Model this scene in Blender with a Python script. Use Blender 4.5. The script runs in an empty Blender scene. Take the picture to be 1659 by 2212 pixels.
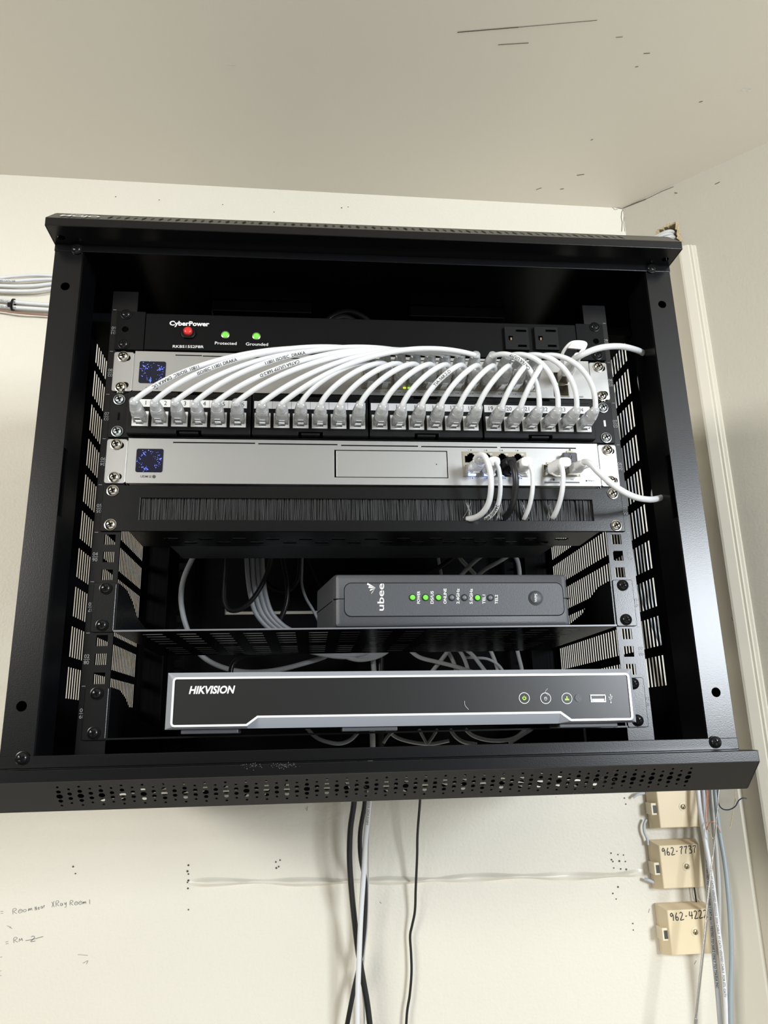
import bpy, bmesh, math, random
from mathutils import Vector, Matrix
random.seed(7)
sc = bpy.context.scene
COL = sc.collection
PI = math.pi

# ---------------------------------------------------------------- camera (solved from the rack screws)
F_PX = 1650.0
CAM = Vector((-0.05487558, -0.67748081, 0.00310156))
RV = Vector((-0.27912549202416737, -0.09508001805512852, -0.010038850167127644))
W2C = Matrix(((1, 0, 0), (0, 0, -1), (0, 1, 0)))
ROT = Matrix.Rotation(RV.length, 3, RV.normalized()) @ W2C      # rows: right, down, forward
cam_d = bpy.data.cameras.new('camera'); cam_o = bpy.data.objects.new('camera', cam_d); COL.objects.link(cam_o)
cam_d.sensor_fit = 'HORIZONTAL'; cam_d.sensor_width = 36.0; cam_d.lens = 36.0*F_PX/1659.0
cam_d.clip_start = 0.01; cam_d.clip_end = 50
m3 = Matrix((ROT[0], -ROT[1], -ROT[2])).transposed()
cam_o.matrix_world = Matrix.Translation(CAM) @ m3.to_4x4()
sc.camera = cam_o

def ray(px, py):
    return ROT.transposed() @ Vector(((px-829.5)/F_PX, (py-1106)/F_PX, 1.0))
def at(px, py, Y):
    d = ray(px, py); return CAM + d*((Y-CAM.y)/d.y)
def at_z(px, py, Z):
    d = ray(px, py); return CAM + d*((Z-CAM.z)/d.z)
def at_pl(px, py, p, n):
    d = ray(px, py); return CAM + d*((p-CAM).dot(n)/d.dot(n))

# ---------------------------------------------------------------- world, lamps, exposure
sc.view_settings.view_transform = 'Standard'; sc.view_settings.look = 'None'
sc.view_settings.gamma = 1.0; sc.view_settings.use_curve_mapping = False
sc.view_settings.exposure = -0.25
wd = bpy.data.worlds.new('world'); sc.world = wd; wd.use_nodes = True
wd.node_tree.nodes['Background'].inputs[0].default_value = (1.0, 0.97, 0.90, 1)
wd.node_tree.nodes['Background'].inputs[1].default_value = 0.185
def area(name, loc, sx, sy, power, color, target=None):
    l = bpy.data.lights.new(name, 'AREA'); l.shape = 'RECTANGLE'; l.size = sx; l.size_y = sy
    l.energy = power; l.color = color
    o = bpy.data.objects.new(name, l); COL.objects.link(o); o.location = loc
    if target is not None:
        o.rotation_euler = (Vector(target)-Vector(loc)).to_track_quat('-Z', 'Y').to_euler()
    return o
area('window_daylight', (1.80, -2.75, 0.44), 0.72, 0.78, 122, (0.88, 0.94, 1.0), (0.30, 0.0, 0.40))
area('left_fill_light', (-2.2, -2.5, 0.84), 1.2, 0.6, 88, (1.0, 0.975, 0.92), (-0.4, 0.1, -0.1))  # added fill light, out of view, brightens the left side

# ---------------------------------------------------------------- materials
def mat(name, color, rough=0.5, metal=0.0, bump=None, emit=None, spec=0.5, trans=0.0, noise=None, coat=0.0, ior=1.45):
    m = bpy.data.materials.new(name); m.use_nodes = True
    nt = m.node_tree; b = nt.nodes['Principled BSDF']
    b.inputs['Base Color'].default_value = (*color, 1); b.inputs['Roughness'].default_value = rough
    b.inputs['Metallic'].default_value = metal; b.inputs['Specular IOR Level'].default_value = spec
    b.inputs['Transmission Weight'].default_value = trans; b.inputs['IOR'].default_value = ior
    b.inputs['Coat Weight'].default_value = coat
    if emit:
        b.inputs['Emission Color'].default_value = (*emit[0], 1); b.inputs['Emission Strength'].default_value = emit[1]
    if bump or noise:
        tc = nt.nodes.new('ShaderNodeTexCoord')
    if bump:
        n = nt.nodes.new('ShaderNodeTexNoise'); n.inputs['Scale'].default_value = bump[0]; n.inputs['Detail'].default_value = 3
        bp = nt.nodes.new('ShaderNodeBump'); bp.inputs['Strength'].default_value = bump[1]; bp.inputs['Distance'].default_value = bump[2]
        nt.links.new(tc.outputs['Object'], n.inputs['Vector']); nt.links.new(n.outputs['Fac'], bp.inputs['Height'])
        nt.links.new(bp.outputs['Normal'], b.inputs['Normal'])
    if noise:                                                    # (scale, second colour, amount)
        n = nt.nodes.new('ShaderNodeTexNoise'); n.inputs['Scale'].default_value = noise[0]; n.inputs['Detail'].default_value = 4
        r = nt.nodes.new('ShaderNodeValToRGB'); r.color_ramp.elements[0].position = 0.35; r.color_ramp.elements[1].position = 0.7
        r.color_ramp.elements[0].color = (*color, 1)
        r.color_ramp.elements[1].color = tuple(color[i]*(1-noise[2])+noise[1][i]*noise[2] for i in range(3))+(1,)
        nt.links.new(tc.outputs['Object'], n.inputs['Vector']); nt.links.new(n.outputs['Fac'], r.inputs['Fac'])
        nt.links.new(r.outputs['Color'], b.inputs['Base Color'])
    return m
M = {}
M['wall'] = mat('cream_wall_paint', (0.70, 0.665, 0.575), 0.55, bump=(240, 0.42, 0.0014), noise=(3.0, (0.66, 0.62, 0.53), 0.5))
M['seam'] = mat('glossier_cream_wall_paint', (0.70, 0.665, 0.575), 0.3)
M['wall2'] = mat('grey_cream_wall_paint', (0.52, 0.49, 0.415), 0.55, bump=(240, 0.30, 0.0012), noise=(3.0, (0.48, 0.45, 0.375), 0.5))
M['ceil'] = mat('cream_ceiling_paint', (0.83, 0.785, 0.69), 0.5, bump=(230, 0.15, 0.0008), noise=(2.0, (0.78, 0.73, 0.64), 0.5))
M['trim'] = mat('cream_gloss_trim_paint', (0.62, 0.585, 0.495), 0.4)
M['black'] = mat('black_powder_coat', (0.003, 0.0031, 0.0036), 0.25, bump=(1000, 0.16, 0.00022), spec=0.46)
M['satin'] = mat('deep_black_paint', (0.003, 0.003, 0.0035), 0.4, bump=(1000, 0.12, 0.0002), spec=0.16)
M['inner'] = mat('matt_black_steel', (0.0025, 0.0025, 0.0035), 0.6, spec=0.12)
M['blackp'] = mat('black_plastic', (0.005, 0.005, 0.0055), 0.38, spec=0.25)
M['greyp'] = mat('charcoal_textured_plastic', (0.06, 0.063, 0.07), 0.42, bump=(1400, 0.3, 0.0004))
M['silver'] = mat('silver_anodised', (0.43, 0.43, 0.42), 0.36, metal=0.8, bump=(2500, 0.08, 0.0002))
M['ear'] = mat('silver_ear', (0.46, 0.46, 0.45), 0.33, metal=0.8, bump=(2500, 0.08, 0.0002))
M['bezel'] = mat('blue_grey_bezel', (0.52, 0.55, 0.61), 0.36, metal=0.25)
M['bezel_line'] = mat('bright_silver_line', (0.88, 0.88, 0.88), 0.3, metal=0.3)
M['nvrp'] = mat('dark_satin_panel', (0.014, 0.014, 0.014), 0.32)
M['chrome'] = mat('nickel_screw', (0.72, 0.68, 0.60), 0.18, metal=1.0)
M['zinc'] = mat('zinc_screw', (0.62, 0.68, 0.70), 0.25, metal=1.0)
M['bscrew'] = mat('black_screw', (0.02, 0.02, 0.02), 0.2, metal=0.6)
M['floor'] = mat('pale_floor', (0.75, 0.72, 0.66), 0.5)
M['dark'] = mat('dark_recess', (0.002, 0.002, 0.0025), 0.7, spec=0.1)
M['cable'] = mat('white_cable_jacket', (0.68, 0.69, 0.70), 0.38)
M['gcable'] = mat('grey_cable_jacket', (0.50, 0.50, 0.48), 0.42)
M['bcable'] = mat('blue_grey_cable_jacket', (0.30, 0.35, 0.38), 0.42)
M['lgcable'] = mat('light_grey_cable_jacket', (0.44, 0.46, 0.48), 0.42)
M['kcable'] = mat('black_cable_jacket', (0.012, 0.012, 0.013), 0.35)
M['brown'] = mat('brown_cable_jacket', (0.28, 0.15, 0.11), 0.4)
M['copper'] = mat('copper_wire', (0.62, 0.27, 0.17), 0.4, metal=0.3)
M['navy'] = mat('navy_wire', (0.03, 0.035, 0.07), 0.4)
M['clear'] = mat('clear_plastic', (0.97, 0.975, 0.98), 0.07, trans=0.76, ior=1.4)
M['whitep'] = mat('white_plastic', (0.80, 0.80, 0.79), 0.35)
M['paper'] = mat('white_label_paper', (0.82, 0.82, 0.82), 0.6)
M['ivory'] = mat('almond_plastic', (0.72, 0.60, 0.40), 0.4)
M['ivory2'] = mat('pale_almond_plastic', (0.74, 0.66, 0.48), 0.4)
M['ink'] = mat('black_ink', (0.006, 0.006, 0.008), 0.5)
M['pencil'] = mat('pencil_grey', (0.13, 0.13, 0.14), 0.6)
M['print'] = mat('white_print', (0.72, 0.72, 0.70), 0.5)
M['printm'] = mat('mid_grey_print', (0.30, 0.30, 0.30), 0.5)
M['printd'] = mat('dim_grey_print', (0.16, 0.16, 0.16), 0.5)
M['crack'] = mat('brown_crack', (0.13, 0.105, 0.075), 0.8)
M['printk'] = mat('dark_grey_print', (0.05, 0.05, 0.05), 0.5)
M['red'] = mat('red_button', (0.62, 0.03, 0.025), 0.3)
M['green'] = mat('green_led_on', (0.10, 0.5, 0.05), 0.3, emit=((0.16, 0.95, 0.04), 0.9))
M['lime'] = mat('lime_led_on', (0.3, 0.6, 0.05), 0.3, emit=((0.45, 1.0, 0.1), 0.9))
M['yellow'] = mat('yellow_led_on', (0.5, 0.5, 0.05), 0.3, emit=((0.85, 0.9, 0.1), 1.1))
M['blue'] = mat('blue_led_on', (0.05, 0.08, 0.5), 0.3, emit=((0.16, 0.22, 1.0), 1.6))
M['blueport'] = mat('pale_blue_port_light', (0.2, 0.3, 0.8), 0.3, emit=((0.30, 0.45, 1.0), 5.0))
M['off'] = mat('led_off', (0.14, 0.15, 0.16), 0.3)
M['screen'] = mat('navy_glass_screen', (0.006, 0.007, 0.018), 0.2)
M['portm'] = mat('port_metal_shell', (0.36, 0.33, 0.26), 0.3, metal=0.7)
M['brass'] = mat('aged_brass', (0.42, 0.34, 0.2), 0.35, metal=0.8)
M['bristle'] = mat('black_bristle', (0.016, 0.016, 0.017), 0.45)
M['bristle3'] = mat('grey_bristle', (0.034, 0.034, 0.036), 0.4)
M['edge_glint'] = mat('edge_glint_grey', (0.16, 0.16, 0.17), 0.4, metal=0.3)  # paler grey on shelf deck edges, stands in for light caught there
M['bristle2'] = mat('pale_bristle', (0.3, 0.3, 0.3), 0.4)
M['plaster'] = mat('broken_plaster', (0.56, 0.45, 0.28), 0.9, bump=(300, 0.8, 0.003))
M['dust'] = mat('white_scuff', (0.11, 0.11, 0.11), 0.9)
M['steel'] = mat('polished_steel', (0.70, 0.68, 0.64), 0.25, metal=1.0)

# ---------------------------------------------------------------- helpers
def wloc(o):
    v = Vector((0, 0, 0))
    while o: v += o.location; o = o.parent
    return v
def tag(o, label=None, cat=None, group=None, kind=None):
    if label: o['label'] = label
    if cat: o['category'] = cat
    if group: o['group'] = group
    if kind: o['kind'] = kind
    return o
def thing(name, label, cat, loc, group=None):
    o = bpy.data.objects.new(name, None); COL.objects.link(o); o.location = loc; o.empty_display_size = 0.02
    return tag(o, label, cat, group)
class MB:
    def __init__(s): s.v = []; s.f = []; s.mi = []; s.cur = 0
    def add(s, vs, fs):
        n = len(s.v); s.v += [Vector(v) for v in vs]
        for f in fs: s.f.append([i+n for i in f]); s.mi.append(s.cur)
        return s
    def box(s, x0, x1, y0, y1, z0, z1):
        v = [(x, y, z) for x in (x0, x1) for y in (y0, y1) for z in (z0, z1)]
        return s.add(v, [(0, 1, 3, 2), (4, 6, 7, 5), (0, 4, 5, 1), (2, 3, 7, 6), (0, 2, 6, 4), (1, 5, 7, 3)])
    def obox(s, c, ux, uy, uz):                                   # oriented box, half vectors
        c = Vector(c); v = [c+a*ux+b*uy+d*uz for a in (-1, 1) for b in (-1, 1) for d in (-1, 1)]
        return s.add(v, [(0, 1, 3, 2), (4, 6, 7, 5), (0, 4, 5, 1), (2, 3, 7, 6), (0, 2, 6, 4), (1, 5, 7, 3)])
    def frustum(s, a, b):                                         # two quads (lists of 4)
        return s.add(list(a)+list(b), [(3, 2, 1, 0), (4, 5, 6, 7)]+[(i, (i+1) % 4, 4+(i+1) % 4, 4+i) for i in range(4)])
    def loft(s, rings, cap=True):
        n = len(rings[0]); base = len(s.v)
        vs = [p for r in rings for p in r]; fs = []
        for k in range(len(rings)-1):
            for i in range(n): fs.append((k*n+i, k*n+(i+1) % n, (k+1)*n+(i+1) % n, (k+1)*n+i))
        if cap: fs.append(tuple(range(n-1, -1, -1))); fs.append(tuple((len(rings)-1)*n+i for i in range(n)))
        return s.add(vs, fs)
    def cyl(s, c, ax, r, h, n=20, r2=None):
        ax = Vector(ax).normalized(); u = ax.orthogonal().normalized(); w = ax.cross(u); c = Vector(c)
        R = lambda rr, t: [c+ax*t+(u*math.cos(2*PI*i/n)+w*math.sin(2*PI*i/n))*rr for i in range(n)]
        return s.loft([R(r, 0), R(r if r2 is None else r2, h)])
    def lathe(s, c, ax, prof, n=20):
        ax = Vector(ax).normalized(); u = ax.orthogonal().normalized(); w = ax.cross(u); c = Vector(c)
        return s.loft([[c+ax*t+(u*math.cos(2*PI*i/n)+w*math.sin(2*PI*i/n))*max(r, 1e-5) for i in range(n)] for r, t in prof])
    def tube(s, pts, r, n=10):
        pts = [Vector(p) for p in pts]; rings = []; up = None
        for i, p in enumerate(pts):
            t = (pts[min(i+1, len(pts)-1)]-pts[max(i-1, 0)])
            if t.length < 1e-9: t = Vector((0, 0, 1))
            t.normalize()
            if up is None: up = t.orthogonal().normalized()
            else:
                up = up-t*up.dot(t)
                up = up.normalized() if up.length > 1e-6 else t.orthogonal().normalized()
            w = t.cross(up)
            rr = r[i] if isinstance(r, (list, tuple)) else r
            rings.append([p+(up*math.cos(2*PI*k/n)+w*math.sin(2*PI*k/n))*rr for k in range(n)])
        return s.loft(rings)
    def prism(s, poly, y0, y1):                                   # poly in XZ, extruded in Y
        n = len(poly); vs = [(x, y0, z) for x, z in poly]+[(x, y1, z) for x, z in poly]
        return s.add(vs, [tuple(range(n)), tuple(range(2*n-1, n-1, -1))]+[(i, i+n, (i+1) % n+n, (i+1) % n) for i in range(n)])
    def disc(s, c, r, n=10, ax=(0, -1, 0)):
        ax = Vector(ax).normalized(); u = ax.orthogonal().normalized(); w = ax.cross(u); c = Vector(c)
        return s.add([c+(u*math.cos(2*PI*i/n)+w*math.sin(2*PI*i/n))*r for i in range(n)], [tuple(range(n))])
    def plate(s, x0, x1, z0, z1, holes, t0, t1, fn=None, edge=None):   # thick plate with rectangular holes
        if fn is None: fn = lambda a, b, t: (a, t, b)
        xs = sorted({round(v, 6) for v in [x0, x1]+[h[0] for h in holes]+[h[1] for h in holes] if x0-1e-9 <= v <= x1+1e-9})
        zs = sorted({round(v, 6) for v in [z0, z1]+[h[2] for h in holes]+[h[3] for h in holes] if z0-1e-9 <= v <= z1+1e-9})
        nx, nz = len(xs)-1, len(zs)-1
        fill = [[True]*nz for _ in range(nx)]
        ix = {v: i for i, v in enumerate(xs)}; iz = {v: i for i, v in enumerate(zs)}
        for h in holes:
            a, b = ix.get(round(h[0], 6)), ix.get(round(h[1], 6)); c, d = iz.get(round(h[2], 6)), iz.get(round(h[3], 6))
            if None in (a, b, c, d): continue
            for i in range(a, b):
                for j in range(c, d): fill[i][j] = False
        base = len(s.v)
        idx = lambda i, j, k: (i*(nz+1)+j)*2+k
        vs = [fn(x, z, t) for x in xs for z in zs for t in (t0, t1)]
        fs = []
        ok = lambda i, j: 0 <= i < nx and 0 <= j < nz and fill[i][j]
        for i in range(nx):
            for j in range(nz):
                if not fill[i][j]: continue
                fs.append((idx(i, j, 0), idx(i+1, j, 0), idx(i+1, j+1, 0), idx(i, j+1, 0)))
                fs.append((idx(i, j, 1), idx(i, j+1, 1), idx(i+1, j+1, 1), idx(i+1, j, 1)))
                if not ok(i-1, j): fs.append((idx(i, j, 0), idx(i, j+1, 0), idx(i, j+1, 1), idx(i, j, 1)))
                if not ok(i+1, j): fs.append((idx(i+1, j, 0), idx(i+1, j, 1), idx(i+1, j+1, 1), idx(i+1, j+1, 0)))
                if not ok(i, j-1): fs.append((idx(i, j, 0), idx(i, j, 1), idx(i+1, j, 1), idx(i+1, j, 0)))
                if not ok(i, j+1): fs.append((idx(i, j+1, 0), idx(i+1, j+1, 0), idx(i+1, j+1, 1), idx(i, j+1, 1)))
        n0 = len(s.f); s.add(vs, fs)
        if edge is not None:
            for q, f in enumerate(fs):
                if len({i % 2 for i in f}) == 2: s.mi[n0+q] = edge
        return s
    def mesh(s, name, mats, off=Vector((0, 0, 0)), smooth=False):
        me = bpy.data.meshes.new(name)
        used = sorted({i for f in s.f for i in f}); mp = {o: k for k, o in enumerate(used)}
        me.from_pydata([tuple(s.v[i]-off) for i in used], [], [[mp[i] for i in f] for f in s.f])
        for m in (mats if isinstance(mats, (list, tuple)) else [mats]): me.materials.append(M[m])
        me.polygons.foreach_set('material_index', s.mi)
        if smooth:
            me.polygons.foreach_set('use_smooth', [True]*len(me.polygons))
            try: me.set_sharp_from_angle(angle=math.radians(smooth if smooth is not True else 40))
            except Exception: pass
        me.update(); return me
    def build(s, name, mats, parent=None, smooth=False, bevel=0, label=None, kind=None, seg=2):
        off = wloc(parent) if parent else Vector((0, 0, 0))
        me = s.mesh(name, mats, off, smooth)
        o = bpy.data.objects.new(name, me); COL.objects.link(o)
        if parent: o.parent = parent
        if bevel:
            b = o.modifiers.new('bevel', 'BEVEL'); b.width = bevel; b.segments = seg; b.limit_method = 'ANGLE'; b.angle_limit = math.radians(40)
            b.harden_normals = False
        if label: o['label'] = label
        if kind: o['kind'] = kind
        return o
def inst(name, me, loc, parent, label=None):
    o = bpy.data.objects.new(name, me); COL.objects.link(o); o.parent = parent
    o.location = Vector(loc)-wloc(parent)
    if label: o['label'] = label
    return o
def centre(o):                                                    # move a top-level mesh's origin to its base
    me = o.data; xs = [v.co for v in me.vertices]
    c = Vector(((min(v.x for v in xs)+max(v.x for v in xs))/2, (min(v.y for v in xs)+max(v.y for v in xs))/2, min(v.z for v in xs)))
    me.transform(Matrix.Translation(-c)); o.location = c
    return o
def smooth_path(pts, n=8, alpha=0.5):                             # centripetal Catmull-Rom
    P = [Vector(p) for p in pts]
    P = [P[0]*2-P[1]]+P+[P[-1]*2-P[-2]]
    out = []
    for i in range(1, len(P)-2):
        p0, p1, p2, p3 = P[i-1:i+3]
        t0 = 0; t1 = t0+max((p1-p0).length, 1e-6)**alpha; t2 = t1+max((p2-p1).length, 1e-6)**alpha; t3 = t2+max((p3-p2).length, 1e-6)**alpha
        for k in range(n):
            t = t1+(t2-t1)*k/n
            A1 = p0*((t1-t)/(t1-t0))+p1*((t-t0)/(t1-t0)); A2 = p1*((t2-t)/(t2-t1))+p2*((t-t1)/(t2-t1)); A3 = p2*((t3-t)/(t3-t2))+p3*((t-t2)/(t3-t2))
            B1 = A1*((t2-t)/(t2-t0))+A2*((t-t0)/(t2-t0)); B2 = A2*((t3-t)/(t3-t1))+A3*((t-t1)/(t3-t1))
            out.append(B1*((t2-t)/(t2-t1))+B2*((t-t1)/(t2-t1)))
    out.append(P[-2]); return out
def bez(a, b, c, d, n=28):
    return [a*(1-t)**3+b*3*t*(1-t)**2+c*3*t*t*(1-t)+d*t**3 for t in [i/n for i in range(n+1)]]
_txt = {}
def text_geo(s, bold=0.0, shear=0.0):
    k = (s, bold, shear)
    if k not in _txt:
        cu = bpy.data.curves.new('t', 'FONT'); cu.body = s; cu.size = 1; cu.offset = bold; cu.shear = shear; cu.resolution_u = 3
        ob = bpy.data.objects.new('t', cu); COL.objects.link(ob)
        dg = bpy.context.evaluated_depsgraph_get(); me = bpy.data.meshes.new_from_object(ob.evaluated_get(dg))
        vs = [v.co.copy() for v in me.vertices]; fs = [tuple(p.vertices) for p in me.polygons]
        COL.objects.unlink(ob); bpy.data.objects.remove(ob); bpy.data.curves.remove(cu); bpy.data.meshes.remove(me)
        x0 = min(v.x for v in vs); x1 = max(v.x for v in vs)
        _txt[k] = ([(((v.x-x0)/max(x1-x0, 1e-6)), v.y/0.69, x1-x0) for v in vs], fs)
    return _txt[k]
def text_rows(s):
    """text cut into thin rows so that it can bend round a cable"""
    k = (s, 'rows')
    if k not in _txt:
        vs, fs = text_geo(s, 0.01); bm = bmesh.new(); bv = [bm.verts.new((v[0]*100, v[1], 0)) for v in vs]
        for f in fs:
            try: bm.faces.new([bv[i] for i in f])
            except ValueError: pass
        for y in (0.0, 0.14, 0.28, 0.42, 0.57, 0.71, 0.85):
            bmesh.ops.bisect_plane(bm, geom=bm.verts[:]+bm.edges[:]+bm.faces[:], plane_co=(0, y, 0), plane_no=(0, 1, 0))
        bm.verts.index_update(); _txt[k] = ([(v.co.x/100, v.co.y, vs[0][2]) for v in bm.verts], [tuple(v.index for v in f.verts) for f in bm.faces]); bm.free()
    return _txt[k]
def text_w(s, h): return text_geo(s)[0][0][2]/0.69*h
def text_on(mb, s, A, B, h, up=None, bold=0.0, shear=0.0):
    """flat lettering from baseline point A to B, capital height h"""
    A = Vector(A); B = Vector(B); d = B-A
    if up is None: up = Vector((-d.z, 0, d.x))
    up = Vector(up).normalized()*h
    vs, fs = text_geo(s, bold, shear)
    mb.add([A+d*x+up*y for x, y, _ in vs], fs)
    return mb
def text_px(mb, s, a, b, hpx, Y, **k):
    A = at(a[0], a[1], Y); B = at(b[0], b[1], Y); sc_ = (B-A).length/math.hypot(b[0]-a[0], b[1]-a[1])
    return text_on(mb, s, A, B, hpx*sc_, **k)
def ribbon(mb, pts, w, n=(0, -1, 0)):                             # thin drawn stroke
    n = Vector(n); P = [Vector(p) for p in pts]; L = []; R = []
    for i, p in enumerate(P):
        t = (P[min(i+1, len(P)-1)]-P[max(i-1, 0)]).normalized(); q = t.cross(n).normalized()*w/2
        L.append(p+q); R.append(p-q)
    k = len(P)
    mb.add(L+R, [(i, i+1, k+i+1, k+i) for i in range(k-1)])
    return mb
def tube_text(mb, path, r, s, start, h, face=None, flip=False, gap=1.0):
    """lettering wrapped on a cable along its path, turned to the side 'face'"""
    P = path; cum = [0]
    for i in range(1, len(P)): cum.append(cum[-1]+(P[i]-P[i-1]).length)
    vs, fs = text_rows(s)
    wid = vs[0][2]/0.69*h*gap; out = []
    for x, y, _ in vs:
        u = start+(1-x if flip else x)*wid; u = max(0, min(u, cum[-1]-1e-6))
        i = 0
        while i < len(cum)-2 and cum[i+1] < u: i += 1
        f = (u-cum[i])/max(cum[i+1]-cum[i], 1e-9); p = P[i].lerp(P[i+1], f); t = (P[i+1]-P[i]).normalized()
        fa = ((CAM if face is None else face)-p); fa = (fa-t*fa.dot(t)).normalized(); side = fa.cross(t).normalized()
        a = (y-0.5)*h/r*(1 if not flip else -1)
        out.append(p+(fa*math.cos(a)-side*math.sin(a)*-1)*(r+0.00012))
    mb.add(out, fs); return mb

# screws shared by all the rack gear
def screw_mesh(name, m, r=0.0047, h=0.0030):
    b = MB(); b.cur = 0
    b.lathe((0, 0, 0), (0, -1, 0), [(r*1.12, 0), (r*1.12, 0.0006), (r, 0.0007), (r*0.97, h*0.45), (r*0.8, h*0.78), (r*0.5, h*0.95), (0.0002, h)], 20)
    b.cur = 1
    for a in (0.4, 0.4+PI/2):
        u = Vector((math.cos(a), 0, math.sin(a))); w = Vector((-u.z, 0, u.x))
        b.obox((0, -h*0.86, 0), u*r*0.55, Vector((0, h*0.18, 0)), w*r*0.13)
    return b.mesh(name, [m, 'dark'], smooth=50)
SCR = {k: screw_mesh('screw_'+k, k) for k in ('chrome', 'zinc', 'bscrew')}
U = 0.04445
def rack_screws(root, unit, kind, y=-0.0025, sides=(-1, 1)):
    for sx in sides:
        for z in (0.0381, 0.00635):
            inst('screw', SCR[kind], (sx*0.2325+random.uniform(-.0004, .0004), y, (unit-1)*U+z), root)

# ================================================================ THE SETTING
WY = 0.42                                                         # back wall plane
CX = 0.4879                                                       # room corner
CEIL_L, CEIL_R = 0.8882, 0.8742                                   # the ceiling dips a little to the right
A_DIR = Vector((math.sin(math.radians(44.3)), -math.cos(math.radians(44.3)), 0))   # along the angled right wall
A_N = Vector((A_DIR.y, -A_DIR.x, 0))                              # its normal, into the room
A_P = Vector((CX, WY, 0))
def on_rw(px, py, d=0.0): return at_pl(px, py, A_P+A_N*d, A_N)
def zc(x): return CEIL_L+(CEIL_R-CEIL_L)*(x+0.5613)/(CX+0.5613)
XLW, ZF = -1.35, -1.5
b = MB(); b.add([(XLW, WY, ZF), (CX, WY, ZF), (CX, WY, zc(CX)), (XLW, WY, zc(XLW)), (XLW, WY+.1, ZF), (CX, WY+.1, ZF), (CX, WY+.1, zc(CX)), (XLW, WY+.1, zc(XLW))],
                [(0, 1, 2, 3), (7, 6, 5, 4), (0, 4, 5, 1), (1, 5, 6, 2), (2, 6, 7, 3), (3, 7, 4, 0)])
wall_back = tag(b.build('wall_back', 'wall'), 'cream painted wall behind the black rack cabinet', 'wall', kind='structure')
# angled right wall, with the ragged opening for the cables
hc = on_rw(1452, 497); hs = (hc-A_P).dot(A_DIR); hz = hc.z
b = MB(); RWL = 1.7
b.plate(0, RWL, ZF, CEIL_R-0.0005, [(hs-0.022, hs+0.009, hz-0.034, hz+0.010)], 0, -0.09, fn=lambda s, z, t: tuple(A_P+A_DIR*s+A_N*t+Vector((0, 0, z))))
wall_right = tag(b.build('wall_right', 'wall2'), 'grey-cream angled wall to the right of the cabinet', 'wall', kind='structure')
b = MB()
e = A_P+A_DIR*RWL
b.add([(XLW, WY+.1, zc(XLW)), (2.0, WY+.1, zc(2.0)), (2.0, -1.9, zc(2.0)), (XLW, -1.9, zc(XLW))]+[(XLW, WY+.1, zc(XLW)+.1), (2.0, WY+.1, zc(2.0)+.1), (2.0, -1.9, zc(2.0)+.1), (XLW, -1.9, zc(XLW)+.1)],
      [(0, 1, 2, 3), (7, 6, 5, 4), (0, 4, 5, 1), (1, 5, 6, 2), (2, 6, 7, 3), (3, 7, 4, 0)])
ceiling = tag(b.build('ceiling', 'ceil'), 'cream painted ceiling with scuffs and scratches', 'ceiling', kind='structure')
b = MB(); b.box(XLW, 2.2, -3.9, WY+.1, ZF-.05, ZF)
tag(b.build('floor', 'floor'), 'pale floor of the room', 'floor', kind='structure')
# vertical moulding on the angled wall: bevelled run-up, flat face, stepped right edge
def rwp(s, d, z): return A_P+A_DIR*s+A_N*d+Vector((0, 0, z))
s0 = (on_rw(1530, 930)-A_P).dot(A_DIR); s1 = (on_rw(1561, 930)-A_P).dot(A_DIR)
prof = [(s0-0.078, 0.0), (s0-0.076, 0.012), (s0-0.028, 0.012), (s0-0.026, 0.001), (s0-0.002, 0.001), (s0, 0.016), (s0+0.003, 0.016), (s1-0.006, 0.012), (s1-0.005, 0.009), (s1-0.002, 0.009), (s1-0.001, 0.005), (s1+0.002, 0.004), (s1+0.003, 0.0)]
ztop = on_rw(1478, 541).z
b = MB(); b.loft([[rwp(s, d, z) for s, d in prof] for z in (ZF, ztop)])
tag(b.build('trim_1', 'trim'), 'cream vertical moulding on the angled wall right of the cabinet', 'moulding', kind='structure')
# cracks where the ceiling meets the walls, and small marks: parts of the surfaces they are in
b = MB(); 
def wp(px, py): return at(px, py, WY-0.0004)
ribbon(b, [wp(1322, 446)+Vector((0, 0, -.001)), wp(1345, 451), ], 0.0012)
for pts, w in (([(1346, 452), (1343, 458), (1342, 470), (1344, 480), (1343, 500)], 0.0010), ([(1349, 455), (1347, 480), (1350, 500)], 0.0006), ([(1322, 447), (1328, 453), (1334, 452)], 0.0007)):
    ribbon(b, [wp(*p) for p in pts], w)
b.build('corner_crack', 'crack', wall_back, label='thin dark crack in the corner below the ceiling')
b = MB()
for px, py, r in ((344, 432, 1.6), (481, 442, 1.6), (592, 458, 1.5), (738, 449, 2.), (752, 447, 1.5), (250, 425, 1.6), (158, 1872, 2.2), (163, 1887, 1.8),
                  (407, 1869, 2.4), (405, 1882, 2.6), (407, 1888, 2), (407, 1902, 2.6), (405, 1906, 1.8), (406, 1919, 2.2), (407, 1965, 1.8), (596, 1862, 2), (605, 1858, 2), (597, 1875, 2.4), (602, 1872, 2),
                  (1349, 1724, 2.), (1352, 1737, 1.8), (1320, 1843, 2), (1335, 1846, 1.8), (1347, 1847, 1.8), (1321, 1857, 2.2), (1324, 1861, 2), (1338, 1860, 2.6), (1351, 1861, 1.8), (1326, 1875, 1.8), (1341, 1877, 2), (1353, 1878, 2.4), (1335, 1916, 2.4), (1324, 1930, 2), (1367, 1995, 1.8), (1368, 2009, 1.6), (1331, 1942, 1.6)):
    p = wp(px, py); b.cyl(p, (0, -1, 0), r/2.05/1000*1.05, 0.0003, 8)
b.build('screw_holes', 'printk', wall_back, label='small dark nail and screw holes')
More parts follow.
